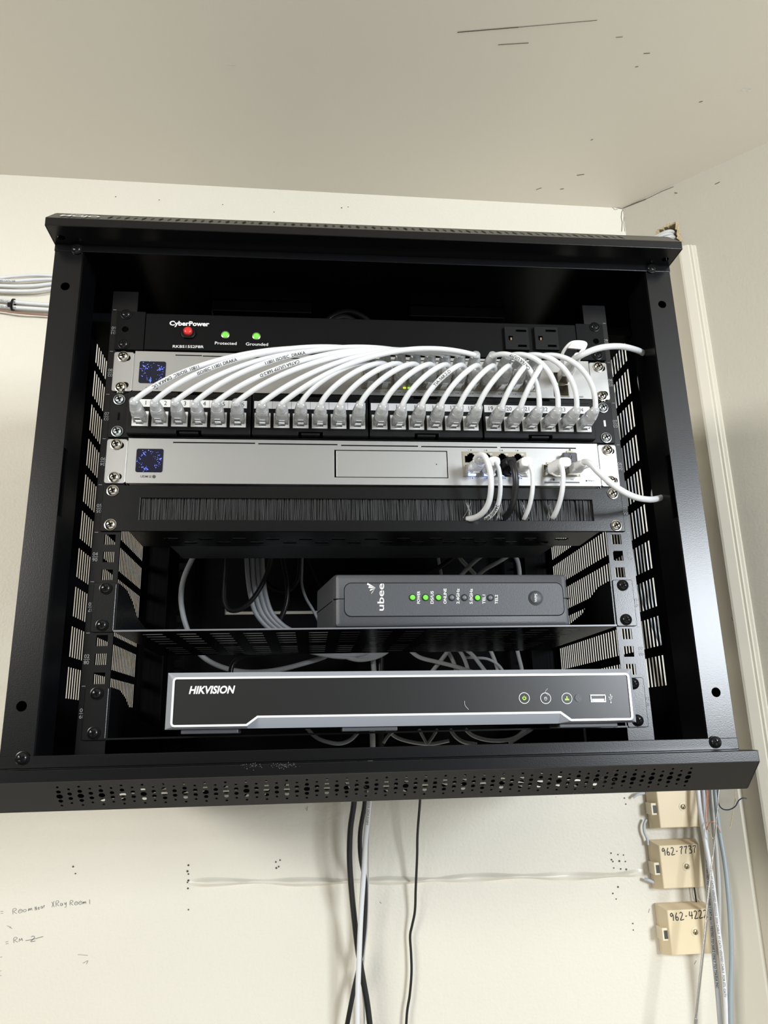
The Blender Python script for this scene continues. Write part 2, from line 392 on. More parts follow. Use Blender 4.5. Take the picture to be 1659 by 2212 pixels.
# taped seam bulging under the paint
b = MB(); P = [(405, 1907), (520, 1904), (640, 1905), (760, 1903), (860, 1902), (960, 1899), (1080, 1893), (1200, 1893), (1320, 1890), (1396, 1884)]
W = smooth_path([at(px, py, WY) for px, py in P], 10); rings = []
for i, p in enumerate(W):
    k = 0.55+0.45*math.sin(i*0.55)*math.cos(i*0.21); e_ = min(1, i/4, (len(W)-1-i)/4)
    hw = 0.0062*(0.75+0.25*math.sin(i*.37)); hh = 0.0095*max(0.2, k)*e_+0.0001
    rings.append([p+Vector((0, -hh*math.cos(q*PI/2)**2+0.0002, hw*q)) for q in (-1, -.75, -.5, -.25, 0, .25, .5, .75, 1)])
b.loft(rings, cap=False)
b.build('seam_ridge', 'seam', wall_back, smooth=80)
# pencil notes on the wall
STR = {'R': [[(0, 0), (.05, 1), (.5, 1.02), (.6, .75), (.15, .5), (.65, 0)]], 'o': [[(.3, .5), (.05, .35), (.05, .1), (.3, 0), (.5, .15), (.5, .38), (.3, .5)]],
       'O': [[(.4, .72), (.05, .4), (.2, 0), (.6, .05), (.75, .4), (.4, .72)], [(.2, .35), (.6, .4)]],
       'm': [[(0, 0), (.08, .5), (.1, .1), (.3, .5), (.35, .1), (.55, .5), (.65, 0)]], 'n': [[(0, 0), (.05, .5), (.12, .2), (.35, .5), (.45, 0)]], 'N': [[(0, 0), (.1, .8), (.45, 0), (.5, .8)]],
       'e': [[(.05, .25), (.45, .3), (.3, .5), (.05, .3), (.15, 0), (.5, .08)]], 'a': [[(.45, .45), (.1, .45), (.05, .1), (.3, 0), (.45, .4), (.5, 0)]], 'r': [[(0, 0), (.05, .5), (.1, .3), (.35, .5)]],
       'X': [[(0, 1.05), (.5, 0)], [(.5, 1.1), (0, 0)]], 'y': [[(0, .5), (.15, .1), (.4, .5)], [(.4, .5), (.3, -.4), (0, -.35)]], '1': [[(0.1, 1), (.12, 0)]],
       '2': [[(.02, .85), (.25, 1), (.5, .8), (.3, .4), (0, 0), (.65, .05)]], '=': [[(0, .6), (.35, .68)], [(.05, .25), (.4, .3)]], 'M': [[(0, 0), (.1, .6), (.3, .2), (.5, .6), (.6, 0)]],
       '9': [[(.5, .75), (.3, 1), (.05, .8), (.15, .55), (.5, .75), (.45, 0)]], '6': [[(.35, 1), (.08, .5), (.1, .08), (.4, .02), (.5, .3), (.3, .45), (.08, .3)]], '7': [[(0, .9), (.55, 1), (.25, .5), (.15, 0)]],
       '3': [[(0, .95), (.4, 1), (.45, .8), (.2, .55), (.5, .4), (.4, .05), (0, .02)]], '4': [[(.12, 1), (.0, .45), (.62, .48)], [(.5, .95), (.38, 0)]], '-': [[(.1, .42), (.4, .45)]], ' ': []}
def hand(b, s, A, B, h, w, n=(0, -1, 0)):
    A = Vector(A); B = Vector(B); d = (B-A)/len(s); up = Vector(n).cross(d).normalized()*-h
    if up.z < 0: up = -up
    for i, ch in enumerate(s):
        for st in STR[ch]:
            pts = [A+d*(i+x*1.15)+up*y for x, y in st]
            ribbon(b, smooth_path(pts, 4) if len(pts) > 2 else pts, w, n)
b = MB()
hand(b, 'ROom', wp(28, 1975), wp(72, 1966), 0.0058, 0.00045); hand(b, 'Near', wp(76, 1967), wp(101, 1959), 0.0054, 0.00045)
hand(b, 'XRay', wp(112, 1960), wp(148, 1954), 0.0062, 0.00045); hand(b, 'ROOm', wp(151, 1956), wp(188, 1952), 0.0054, 0.00045); hand(b, '1', wp(193, 1953), wp(199, 1952), 0.0054, 0.0005)
hand(b, 'RM', wp(30, 2037), wp(52, 2032), 0.0056, 0.00045); hand(b, '2', wp(66, 2034), wp(80, 2033), 0.0060, 0.0006)
ribbon(b, [wp(55, 2032), wp(72, 2029), wp(93, 2023)], 0.0006)
hand(b, '=', wp(11, 2042), wp(26, 2041), 0.006, 0.0004); hand(b, '=', wp(0, 1976), wp(14, 1976), 0.006, 0.0004)
for a_, c_ in (((15, 2000), (24, 2003)), ((20, 2003), (26, 2006)), ((0, 2068), (5, 2067)), ((0, 2098), (3, 2097)), ((0, 2108), (3, 2107)), ((168, 2062), (190, 2064)), ((179, 2081), (189, 2075)), ((187, 2083), (190, 2075))):
    ribbon(b, [wp(*a_), wp(*c_)], 0.0004)
b.build('pencil_note', 'pencil', wall_back, label='faint pencil notes and a crossed-out line')
b = MB()
for pts in ([(660, 1745), (663, 1752), (664, 1742)], [(820, 1948), (824, 1952)], [(1500, 2083), (1504, 2075)], [(1403, 1963), (1401, 1972)]):
    ribbon(b, [wp(*p) for p in pts], 0.0005)
b.build('scuff', 'pencil', wall_back)
# ceiling scratches and right wall marks
zn = Vector((CEIL_L-CEIL_R, 0, CX+0.5613)).normalized()
def cp(px, py): return at_pl(px, py, Vector((CX, 0, CEIL_R-0.0005)), zn)
b = MB()
for pts, w in (([(988, 70), (1060, 64), (1120, 59)], .0014), ([(1120, 59), (1200, 52), (1290, 44)], .0008), ([(1076, 97), (1142, 93)], .0010), ([(1330, 81), (1345, 80)], .0008), ([(1390, 116), (1404, 115)], .0010),
               ([(1246, 379), (1262, 377)], .0012), ([(1210, 409), (1218, 408)], .0014), ([(1158, 410), (1170, 406)], .0010), ([(1510, 221), (1518, 219)], .0012), ([(1276, 303), (1281, 301)], .0012), ([(1372, 145), (1379, 144)], .0010)):
    ribbon(b, [cp(*p) for p in pts], w, (0, 0, -1))
b.build('scratch', 'crack', ceiling, label='fine dark scratches')
b = MB(); ribbon(b, [cp(1603, 193), cp(1609, 194)], .003, (0, 0, -1)); ribbon(b, [cp(1615, 195), cp(1622, 195)], .003, (0, 0, -1)); ribbon(b, [cp(487, 142), cp(510, 144)], .0012, (0, 0, -1))
b.build('chip', 'paper', ceiling, label='small white paint chips')
b = MB()
for pts, w in (([(1346, 449), (1372, 439), (1395, 430)], .0022), ([(1395, 430), (1430, 413), (1455, 403)], .0010), ([(1544, 398), (1548, 396), (1555, 393)], .0012), ([(1457, 416), (1463, 417)], .0012), ([(1492, 541), (1494, 536)], .0010), ([(1484, 538), (1496, 538)], .0008)):
    ribbon(b, [on_rw(*p, d=0.0005) for p in pts], w, A_N)
for pts, w in (([(1580, 1333), (1583, 1341)], .0007), ([(1561, 1405), (1562, 1412)], .0007)):
    ribbon(b, [on_rw(*p, d=0.0175) for p in pts], w, A_N)
b.build('corner_crack', 'crack', wall_right, label='dark crack under the ceiling and small chips')
# broken plaster round the opening
b = MB(); rng = random.Random(3); hw, hh0, hh1 = 0.009, -0.034, 0.010
ring = []
for k in range(36):
    a = 2*PI*k/36; sx = math.cos(a); sz = math.sin(a)
    q = 1/max(abs(sx), abs(sz)); ox = hs-0.0065+0.0155*sx*q; oz = hz-0.012+0.022*sz*q
    j = rng.uniform(-.0035, .003); jo = rng.uniform(0.0015, .006)
    ring.append(((ox+sx*j-sx*.001, oz+sz*j-sz*.001), (ox+sx*(jo), oz+sz*jo)))
n = len(ring)
b.add([rwp(i_[0], 0.0012, i_[1]) for i_, o_ in ring]+[rwp(o_[0], 0.0003, o_[1]) for i_, o_ in ring]+[rwp(i_[0], -0.02, i_[1]) for i_, o_ in ring],
      [(k, (k+1) % n, n+(k+1) % n, n+k) for k in range(n)]+[(k, 2*n+k, 2*n+(k+1) % n, (k+1) % n) for k in range(n)])
b.build('broken_edge', 'plaster', wall_right, label='ragged broken plaster edge of the cable hole')
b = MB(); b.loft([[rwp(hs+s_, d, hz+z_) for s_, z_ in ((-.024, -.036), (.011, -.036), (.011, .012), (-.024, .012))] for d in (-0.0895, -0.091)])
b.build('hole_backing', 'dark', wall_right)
# ================================================================ THE CABINET
XL, XR, FY, BY = -0.2924, 0.3023, -0.0365, 0.4185
ZB, ZT = -0.0495, 0.4745
cab = thing('rack_cabinet', 'black open-fronted steel wall rack cabinet with perforated top and bottom lips', 'cabinet', ((XL+XR)/2, WY, ZB))
def ring_cell(mb, x0, x1, z0, z1, cx, cz, r, fn, n=16):
    """rectangle with a round hole"""
    o = []; i_ = []
    for k in range(n):
        a = 2*PI*(k+0.5)/n; c, s = math.cos(a), math.sin(a)
        tx = ((x1-cx) if c > 0 else (cx-x0))/abs(c); tz = ((z1-cz) if s > 0 else (cz-z0))/abs(s); t = min(tx, tz)
        o.append((cx+c*t, cz+s*t)); i_.append((cx+c*r, cz+s*r))
    corners = [(x1, z1), (x0, z1), (x0, z0), (x1, z0)]
    vs = [fn(*p) for p in o]+[fn(*p) for p in i_]+[fn(*p) for p in corners]
    fs = [(k, (k+1) % n, n+(k+1) % n, n+k) for k in range(n)]
    for q in range(4):                                            # fill the corner between the two rays beside it
        a = PI/4+q*PI/2
        ang = math.atan2(abs((corners[q][1]-cz)), abs((corners[q][0]-cx)))
        th = [ang, PI-ang, PI+ang, 2*PI-ang][q]
        k = int(math.floor(th/(2*PI)*n-0.5)) % n
        fs.append((k, 2*n+q, (k+1) % n))
    mb.add(vs, fs); return mb
def solid(o, t, off=1):
    m = o.modifiers.new('thickness', 'SOLIDIFY'); m.thickness = t; m.offset = off; return o
# posts
def post(side):
    xo = XL if side < 0 else XR; xi = xo+0.0249 if side < 0 else xo-0.0249
    xa, xb = min(xo, xi), max(xo, xi); cx = xo+0.0124*(1 if side < 0 else -1)
    z0, z1 = -0.019, 0.4455; zh = (0.0277, 0.4012); r = 0.0041
    b = MB(); fn = lambda x, z: (x, FY, z)
    cuts = [z0, zh[0]-.0125, zh[0]+.0125, zh[1]-.0125, zh[1]+.0125, z1]
    for k in range(5):
        a, c = cuts[k], cuts[k+1]
        if k in (1, 3): ring_cell(b, xa, xb, a, c, cx, (a+c)/2, r, fn, 24)
        else: b.add([fn(xa, a), fn(xb, a), fn(xb, c), fn(xa, c)], [(0, 1, 2, 3)])
    o = solid(b.build('post', 'black', cab), 0.0014, 0)
    b = MB()                                                      # inward return with the lock slot
    b.plate(FY+.0009, 0.0070, z0, z1, [(FY+.0009, FY+0.0085, 0.1835, 0.2440)], xi-.0007, xi+.0007, fn=lambda y, z, t: (t, y, z))
    b.build('post_return', 'black', o)
post(-1); post(1)
# side panels with their slots
def side_panel(x, y0, cols):
    b = MB(); holes = [(y0+.008*k, y0+.008*k+.0036, .040+.04*r, .070+.04*r) for k in range(cols) for r in range(10)]
    b.plate(FY+.001, BY, ZB, ZT, holes, x-.0001, x+.0001, fn=lambda y, z, t: (t, y, z))
    b.build('side_panel', 'inner', cab)
side_panel(XL+.0006, 0.111, 37); side_panel(XR-.0006, 0.079, 41)
# back panel with a slit-edged knock-out, top and bottom
b = MB(); b.plate(XL, XR, ZB, ZT, [(-.176, -.124, .1655, .1700), (-.121, .02, .1655, .1700), (-.176, -.1735, .1700, .176)], BY-.001, BY)
b.build('back_panel', 'inner', cab)
b = MB(); b.plate(XL, XR, -.02, BY, [], ZT-.0012, ZT, fn=lambda x, y, t: (x, y, t)); b.build('top_panel', 'black', cab)
b = MB()
hol = [(-.03, .20, .30, .37)]+[(-.235+.031*i, -.235+.031*i+.017, .030+.062*j, .030+.062*j+.030) for i in range(15) for j in range(4)]
b.plate(XL, XR, -.02, BY, hol, ZB+.0002, ZB+.0004, fn=lambda x, y, t: (x, y, t)); b.build('bottom_panel', 'inner', cab)
# projecting lips (top and bottom), perforated on the sloping face
def lip(sign):
    f = (lambda z: z) if sign > 0 else (lambda z: 0.4255-z)          # mirror about the mid height
    P = [(FY-.001, .4378), (FY-.001, .4452), (-.0650, .4452), (-.0652, .4535), (-.0432, ZT), (-.012, ZT)]
    if sign < 0: P = [(FY-.001, .4352), (FY-.001, .4445), (-.0655, .4447), (-.0655, .4535), (-.0420, .4750), (-.012, .4750)]
    P = [(y, f(z)) for y, z in P]
    b = MB(); pf = MB(); un = MB(); main = b; X0, X1 = XL-.0005, XR+.0005
    for k in range(5):
        (ya, za), (yb, zb) = P[k], P[k+1]
        b = pf if k == 3 else (un if k == 1 else main)
        if k == 3:
            L = math.hypot(yb-ya, zb-za)
            fn = lambda x, s: (x, ya+(yb-ya)*s/L, za+(zb-za)*s/L)
            # alternating columns of holes, 5 and 4 high
            px0, px1, pit = -.2440, .2545, 0.00762; nc = int((px1-px0)/pit)
            m0 = 0.0030; cell = (L-2*m0)/5
            b.add([fn(X0, 0), fn(px0, 0), fn(px0, L), fn(X0, L)], [(0, 1, 2, 3)])
            xe = px0+nc*pit
            b.add([fn(xe, 0), fn(X1, 0), fn(X1, L), fn(xe, L)], [(0, 1, 2, 3)])
            b.add([fn(px0, 0), fn(xe, 0), fn(xe, m0), fn(px0, m0)], [(0, 1, 2, 3)]); b.add([fn(px0, L-m0), fn(xe, L-m0), fn(xe, L), fn(px0, L)], [(0, 1, 2, 3)])
            for c in range(nc):
                xa, xb = px0+c*pit, px0+(c+1)*pit
                if c % 2 == 0: spans = [(m0+cell*q, m0+cell*(q+1), (0.0010, 0.0017, 0.0024, 0.0017, 0.0010)[q]) for q in range(5)]
                else: spans = [(m0, m0+cell/2, 0)]+[(m0+cell*(q+.5), m0+cell*(q+1.5), (0.0010, 0.0017, 0.0017, 0.0010)[q]) for q in range(4)]+[(L-m0-cell/2, L-m0, 0)]
                for sa, sb, r in spans:
                    if r: ring_cell(b, xa, xb, sa, sb, (xa+xb)/2, (sa+sb)/2, r, fn, 12)
                    else: b.add([fn(xa, sa), fn(xb, sa), fn(xb, sb), fn(xa, sb)], [(0, 1, 2, 3)])
        elif k == 1:                                              # the shelf-like underside with a hole near each end
            fn = lambda x, y: (x, y, za)
            h = [X0, X0+.018, X1-.018, X1]
            ylo, yhi = min(ya, yb), max(ya, yb)
            for q in range(3):
                if q == 1: b.add([fn(h[1], ylo), fn(h[2], ylo), fn(h[2], yhi), fn(h[1], yhi)], [(0, 1, 2, 3)])
                else: ring_cell(b, h[q], h[q+1], ylo, yhi, (h[q]+h[q+1])/2, ylo+(yhi-ylo)*.62, .0034, fn, 16)
        else:
            b.add([(X0, ya, za), (X1, ya, za), (X1, yb, zb), (X0, yb, zb)], [(0, 1, 2, 3)])
    o = main.build('top_lip' if sign > 0 else 'bottom_lip', 'black', cab); solid(o, 0.0010, 0)
    pf.build('perforated_face', 'black', o); un.build('flange_face', 'black', o)
    bv = o.modifiers.new('bevel', 'BEVEL'); bv.width = .0006; bv.segments = 2; bv.limit_method = 'ANGLE'; bv.angle_limit = math.radians(30)
    for xx in (X0, X1):                                           # end plates
        e = MB(); e.add([(xx, y, z) for y, z in P[2:5]]+[(xx, P[4][0]+.008, P[4][1]), (xx, FY+.002, P[1][1])], [(0, 1, 2, 3, 4)])
        solid(e.build('end_plate', 'black', o), .0010, 0)
    return o, P, fn
top_lip, TP, _ = lip(1); bot_lip, BP, _ = lip(-1)
# maker's lettering on the sloping face of the top lip
(ya, za), (yb, zb) = TP[3], TP[4]; upv = Vector((0, yb-ya, zb-za)).normalized(); L = math.hypot(yb-ya, zb-za)
b = MB(); o0 = Vector((0, ya, za))+upv*0.0085+Vector((0, -upv.z, upv.y))*0.0007
text_on(b, 'MOJO', o0+Vector((-.2835, 0, 0)), o0+Vector((-.2490, 0, 0)), .0085, up=upv, bold=0.03)
text_on(b, 'RACK', o0+Vector((-.2770, 0, 0))+upv*.0125, o0+Vector((-.2640, 0, 0))+upv*.0125, .0028, up=upv)
b.build('lettering', 'print', top_lip, label='white lettering on the sloping face')
# pale scuffs on the bottom lip
rng = random.Random(5)
fn_ = Vector((0, BP[4][1]-BP[3][1], BP[3][0]-BP[4][0])).normalized()
for cx_, n_, sp in ((1285, 130, 34), (610, 80, 18), (545, 50, 14)):
    b = MB()
    for k in range(n_):
        t = rng.gauss(0, 1)
        if cx_ > 1000: p = at_pl(cx_+t*sp, 1690-t*9+rng.gauss(0, 8), Vector((0, BP[3][0], BP[3][1]))+Vector((0, -.7, -.7))*.0003, fn_); nn = (0, -.7, -.7)
        else: p = at(cx_+t*sp, 1654+rng.gauss(0, 3.5), -.0655-.0008); nn = (0, -1, 0)
        b.disc(p, rng.choice((.0001, .00014, .0002, .0003)), 6, nn)
    b.build('scuff', 'dust', bot_lip, label='pale dusty scuff', kind='stuff')
for px, py in ((166, 538), (1406, 580), (48, 1638), (1545, 1603)):
    p = at(px, py, FY-.0016); inst('screw', SCR['bscrew'], p, cab)
# mounting rails, front and rear
def rail(side, y, front):
    xi = 0.2234*side; xo = 0.2472*side; xa, xb = min(xi, xo), max(xi, xo); cx = .2325*side
    holes = [(cx-.0048, cx+.0048, u*U+z-.0048, u*U+z+.0048) for u in range(9) for z in (.00635, .022225, .0381)]
    b = MB(); b.plate(xa, xb, -.0195, .4205, holes, y, y+.0015)
    if front: b.box(min(xo, xo-side*.0015), max(xo, xo-side*.0015), y+.0015, y+.020, -.0195, .4205)
    else: b.box(min(xo, xo-side*.0015), max(xo, xo-side*.0015), y-.030, y, -.0195, .4205)
    o = b.build('front_rail' if front else 'rear_rail', 'black' if front else 'inner', cab)
    if not front: return
    t = MB()
    for u in range(1, 10):
        zc_ = (u-.5)*U; x0, x1 = (-.2460, -.2417) if side < 0 else (.2419, .2462)
        text_on(t, '%02d' % u, (x0, y-.0003, zc_+.0011), (x1, y-.0003, zc_+.0011), .0030)
        text_on(t, '%02d' % (10-u), (x1, y-.0003, zc_-.0011), (x0, y-.0003, zc_-.0011), .0030)
        t.box(x0-.0003, x1+.0003, y-.0003, y-.0001, zc_-.0002, zc_+.0002)
        t.box((x0 if side < 0 else x1-.003), (x0+.003 if side < 0 else x1), y-.0003, y-.0001, u*U-.0002, u*U+.0002)
    t.build('unit_numbers', 'printm', o, label='small white rack unit numbers')
for s_ in (-1, 1): rail(s_, 0.0, True); rail(s_, 0.385, False)
for s_ in (-1, 1):
    x0 = XL+.0015 if s_ < 0 else .2478; x1 = -.2478 if s_ < 0 else XR-.0015
    for z in (-.030, .4210):
        b = MB(); b.box(x0, x1, .06, .40, z, z+.010); b.build('rail_bracket', 'inner', cab)
# ceiling fans of the cabinet
for cx_ in (-.111, .113):
    f = thing('cooling_fan', 'black cooling fan under the cabinet roof, %s of the pair' % ('left' if cx_ < 0 else 'right'), 'fan', (cx_, .152, .4733), 'cabinet roof fans')
    b = MB(); b.plate(cx_-.056, cx_+.056, .096, .208, [(cx_-.046, cx_+.046, .106, .198)], .4590, .4730, fn=lambda x, y, t: (x, y, t)); b.build('frame', 'black', f, bevel=.0012)
    b = MB()
    b.lathe((cx_, .152, .4595), (0, 0, 1), [(.020, 0), (.022, .004), (.022, .0135)], 20); b.build('hub', 'blackp', f)
    b = MB()
    for k in range(7):
        a = 2*PI*k/7; u = Vector((math.cos(a), math.sin(a), 0)); w = Vector((-u.y, u.x, 0))
        b.obox(Vector((cx_, .152, .466))+u*.034, u*.013, w*.010+Vector((0, 0, .005)), Vector((0, 0, .0006)))
    b.build('blades', 'blackp', f)
    b = MB()
    for rr in (.030, .044):
        b.tube([Vector((cx_+rr*math.cos(2*PI*k/32), .152+rr*math.sin(2*PI*k/32), .4578)) for k in range(33)], .0011, 6)
    b.build('guard', 'bscrew', f)
# ================================================================ RACK GEAR
def rrect(x0, x1, z0, z1, r, n=5):
    P = []
    for cx_, cz_, a0 in ((x1-r, z1-r, 0), (x0+r, z1-r, 90), (x0+r, z0+r, 180), (x1-r, z0+r, 270)):
        for k in range(n+1):
            a = math.radians(a0+90*k/n); P.append((cx_+r*math.cos(a), cz_+r*math.sin(a)))
    return P
def ear_pair(root, z0, z1, m, y0=-.0022, y1=-.0002, xin=.2228, xout=.2412, r=.0022):
    for s_ in (-1, 1):
        b = MB(); xa, xb = (-xout, -xin) if s_ < 0 else (xin, xout)
        b.prism(rrect(xa, xb, z0, z1, r), y0, y1)
        xs = -xin if s_ < 0 else xin
        b.box(min(xs, xs-s_*.0012), max(xs, xs-s_*.0012), y0, .03, z0+.001, z1-.001)
        o = b.build('ear', m, root, bevel=.0004)
        d = MB()
        for z in (z0+.0063, z1-.0063): d.prism(rrect(.2325*s_-.0012, .2325*s_+.0068, z-.0030, z+.0030, .0029), y0-.00012, y0-.00006)
        d.build('slot_hole', 'dark', o)
def led(root, c, r, m, ringm='bscrew', name='indicator_light', label=None):
    b = MB(); b.lathe(c, (0, -1, 0), [(r*1.28, 0), (r*1.28, r*.35), (r*1.02, r*.45), (r*1.0, r*.05)], 18); o = b.build(name, ringm, root, smooth=40)
    b = MB(); b.lathe(c, (0, -1, 0), [(r, 0), (r, r*.25), (r*.8, r*.6), (r*.4, r*.78), (.0001, r*.82)], 16)
    b.build('lens', m, o, smooth=60, label=label); return o

# ---- surge protector (top unit)
z0, z1 = .3562, .3950; yF = -.0045
ups = thing('surge_protector', 'black surge protector with red button and two outlets, top unit in the rack', 'surge protector', (0, 0, z0))
b = MB(); b.box(-.2135, .2120, yF, .14, z0, z1); b.build('body', 'satin', ups, bevel=.0008)
for s_ in (-1, 1):
    b = MB(); xa, xb = (-.2412, -.2145) if s_ < 0 else (.2130, .2412)
    fn = lambda x, z: (x, -.0022, z)
    cuts = [z0+.0003, (9-1)*U+.0222-.008, (9-1)*U+.0222+.008, z1+.0020]
    for k in range(3):
        if k == 1: ring_cell(b, xa, xb, cuts[k], cuts[k+1], .2325*s_, (cuts[k]+cuts[k+1])/2, .0032, fn, 16)
        else: b.add([fn(xa, cuts[k]), fn(xb, cuts[k]), fn(xb, cuts[k+1]), fn(xa, cuts[k+1])], [(0, 1, 2, 3)])
    solid(b.build('ear', 'satin', ups), .002, 0)
rack_screws(ups, 9, 'bscrew', -.0034)
c = at(407, 719, yF)
b = MB(); b.prism([(c.x+.0067*math.cos(a), c.z-.0008+max(-.0056, .0067*math.sin(a))) for a in [2*PI*k/28 for k in range(28)]], yF-.0022, yF); o = b.build('reset_button', 'blackp', ups, bevel=.0005)
b = MB(); b.lathe(c+Vector((0, -.0022, 0)), (0, -1, 0), [(.0042, 0), (.0042, .0022), (.0036, .0032), (.0020, .0037), (.0001, .0038)], 24); b.build('button_cap', 'red', o, smooth=50, label='round red push button')
led(ups, at(487, 724, yF), .0031, 'green', 'portm', label='lit green light'); led(ups, at(554, 727, yF), .0031, 'green', 'portm', label='lit green light')
b = MB(); Y = yF-.0003
text_px(b, 'CyberPower', (366, 702.5), (452, 704.5), 10.5, Y, bold=.035); text_px(b, 'RKBS15S2F8R', (373, 751), (440, 752), 6.4, Y, bold=.006)
text_px(b, 'Protected', (464, 744), (511, 745), 7.0, Y, bold=.006); text_px(b, 'Grounded', (531, 746), (579, 747), 7.0, Y, bold=.006)
b.build('lettering', 'print', ups, label='pale grey lettering')
for (xa, ya_), (xb, yb_) in (((1087, 710), (1143, 762)), ((1151, 710), (1207, 762))):
    p, q = at(xa, ya_, yF), at(xb, yb_, yF)
    x0, x1, za_, zb_ = p.x, q.x, q.z+.0012, p.z+.0006
    b = MB(); b.plate(x0, x1, za_, zb_, [(x0+.0038, x0+.0080, (za_+zb_)/2-.0022, (za_+zb_)/2+.0022), (x0+.0118, x1-.0024, zb_-.0056, zb_-.0034), (x0+.0128, x1-.0030, za_+.0032, za_+.0054)], yF-.0040, yF+.006)
    o = b.build('outlet', 'blackp', ups, bevel=.0005)
    b = MB(); b.box(x0+.001, x1-.001, yF+.0002, yF+.0004, za_+.001, zb_-.001); b.build('slot_back', 'dark', o)
    b = MB(); b.box(x0+.0062, x0+.0078, yF-.0020, yF+.0001, (za_+zb_)/2-.0014, (za_+zb_)/2+.0014); b.build('contact', 'brass', o)

def port_mesh(inv=False, w=.0124, h=.0104, d=.012):
    """recessed socket with the stepped latch notch; notch up unless inv"""
    s_ = -1 if inv else 1
    P = [(-.0059, -.0047), (.0059, -.0047), (.0059, .0020), (.0034, .0020), (.0034, .0036), (.0018, .0036), (.0018, .0048), (-.0018, .0048), (-.0018, .0036), (-.0034, .0036), (-.0034, .0020), (-.0059, .0020)]
    P = [(x, z*s_) for x, z in P]; n = len(P); b = MB()
    b.add([(x, 0, z) for x, z in P]+[(x, d, z) for x, z in P], [(k, (k+1) % n, n+(k+1) % n, n+k) for k in range(n)]+[tuple(range(n, 2*n))])
    b.cur = 1
    R_ = [(-w/2, -h/2), (w/2, -h/2), (w/2, h/2), (-w/2, h/2)]
    # face around the notch: bridge by strips
    for x0, x1, z0_, z1_ in ((-w/2, -.0059, -h/2, h/2), (.0059, w/2, -h/2, h/2)): b.add([(x0, 0, z0_), (x1, 0, z0_), (x1, 0, z1_), (x0, 0, z1_)], [(0, 1, 2, 3)])
    lo, hi = -.0047, .0048
    for x0, x1, zt in ((-.0059, -.0034, .0020), (-.0034, -.0018, .0036), (-.0018, .0018, .0048), (.0018, .0034, .0036), (.0034, .0059, .0020)):
        for za_, zb_ in ((zt*s_, h/2*s_), (lo*s_, -h/2*s_)): b.add([(x0, 0, za_), (x1, 0, za_), (x1, 0, zb_), (x0, 0, zb_)], [(0, 1, 2, 3)])
    b.cur = 2                                                     # contacts
    for k in range(8): b.box(-.0042+.0012*k-.0002, -.0042+.0012*k+.0002, .002, d-.001, -.0040*s_-.0002, -.0040*s_+.0002)
    return b.mesh('port', ['dark', 'portm', 'brass'])
PORT_UP, PORT_DN = port_mesh(False), port_mesh(True)
def silver_unit(name, label, cat, unit, zb_, zt_, holes):
    r = thing(name, label, cat, (0, 0, zb_))
    b = MB(); b.plate(-.2212, .2216, zb_, zt_, holes, -.0045, -.0030); b.build('front_panel', 'silver', r, bevel=.0003)
    b = MB(); b.box(-.2200, .2200, .008, .25, zb_+.0006, zt_-.0006); b.box(-.2208, .2208, -.0030, .0085, zt_-.0016, zt_-.0006); b.box(-.2208, .2208, -.0030, .0085, zb_+.0006, zb_+.0016)
    for s_ in (-1, 1): b.box(min(s_*.2208, s_*.2196), max(s_*.2208, s_*.2196), -.0030, .0085, zb_+.0006, zt_-.0006)
    b.build('chassis', 'ear', r)
    ear_pair(r, zb_+.0005, zt_-.0002, 'ear'); rack_screws(r, unit, 'chrome', -.0026)
    return r
def dot_screen(root, x0, x1, z0_, z1_, seed):
    b = MB(); b.prism(rrect(x0, x1, z0_, z1_, .0017), -.0050, -.0030); o = b.build('status_screen', 'screen', root)
    rng = random.Random(seed); cx_, cz_ = (x0+x1)/2, (z0_+z1_)/2; w = (x1-x0)/2; d = MB()
    for k in range(95):
        a = rng.uniform(0, 2*PI); a = a+.35*math.sin(3*a+seed); rr = w*rng.gauss(.72, .13); x_ = cx_+rr*math.cos(a)*1.02; z_ = cz_+rr*math.sin(a)
        if abs(x_-cx_) < w*.93 and abs(z_-cz_) < w*.93: d.disc((x_, -.00515, z_), rng.choice((.00022, .00028, .00036, .00048)), 6)
    d.build('light_dots', 'blue', o, kind='stuff', label='ring of glowing blue dots')
    return o
def slit_line(root, segs, Y=-.00465):
    b = MB()
    for (xa, ya_), (xb, yb_), h in segs:
        p, q = at(xa, ya_, Y), at(xb, yb_, Y); b.box(p.x, q.x, Y-.00005, Y+.0002, p.z-h/2, p.z+h/2)
    b.build('vent_slit', 'dark', root)
def u_mark(b, c, r):                                              # round badge with a bolt-like notch
    b.lathe(c, (0, -1, 0), [(r, 0), (r, .0001)], 18)

# ---- network switch
SZ0, SZ1 = .3132, .3545
PX0, PPIT = -.0060, .01425
SROW = (.3258, .3362)                                             # lower, upper row
holes = [(PX0-.0006, PX0+12*PPIT+.0006, .3200, .3418), (.1835, .1985, .3150, .3415)]
sw = silver_unit('network_switch', 'silver rack network switch, second unit from the top with rows of clear plugs', 'switch', 8, SZ0, SZ1, holes)
p, q = at(302, 780, -.005), at(356, 828, -.005); dot_screen(sw, p.x, q.x, q.z, p.z, 2)
slit_line(sw, [((379, 767), (436, 769), .0009), ((438, 769), (492, 771), .0009), ((497, 771), (762, 776), .0009), ((770, 776), (980, 779), .0009), ((985, 779), (1172, 782), .0009)])
b = MB(); Yp = -.0047
text_px(b, 'USW', (315, 839), (333, 840), 4.2, Yp, bold=.010); u_mark(b, at(338, 838, Yp), .0012)
for k, nmb in enumerate(('2', '4', '6', '8', '10', '12', '14', '16', '18', '20', '22', '24')):
    x_ = PX0+PPIT*(k+.5); text_on(b, nmb, (x_-.0005-text_w(nmb, .0014), Yp, .3160), (x_-.0005, Yp, .3160), .0014); u_mark(b, (x_+.0008, Yp, .3167), .0005)
    if k < 11: b.box(x_+.0046, x_+.0096, Yp-.00005, Yp+.00005, .3166, .3168)
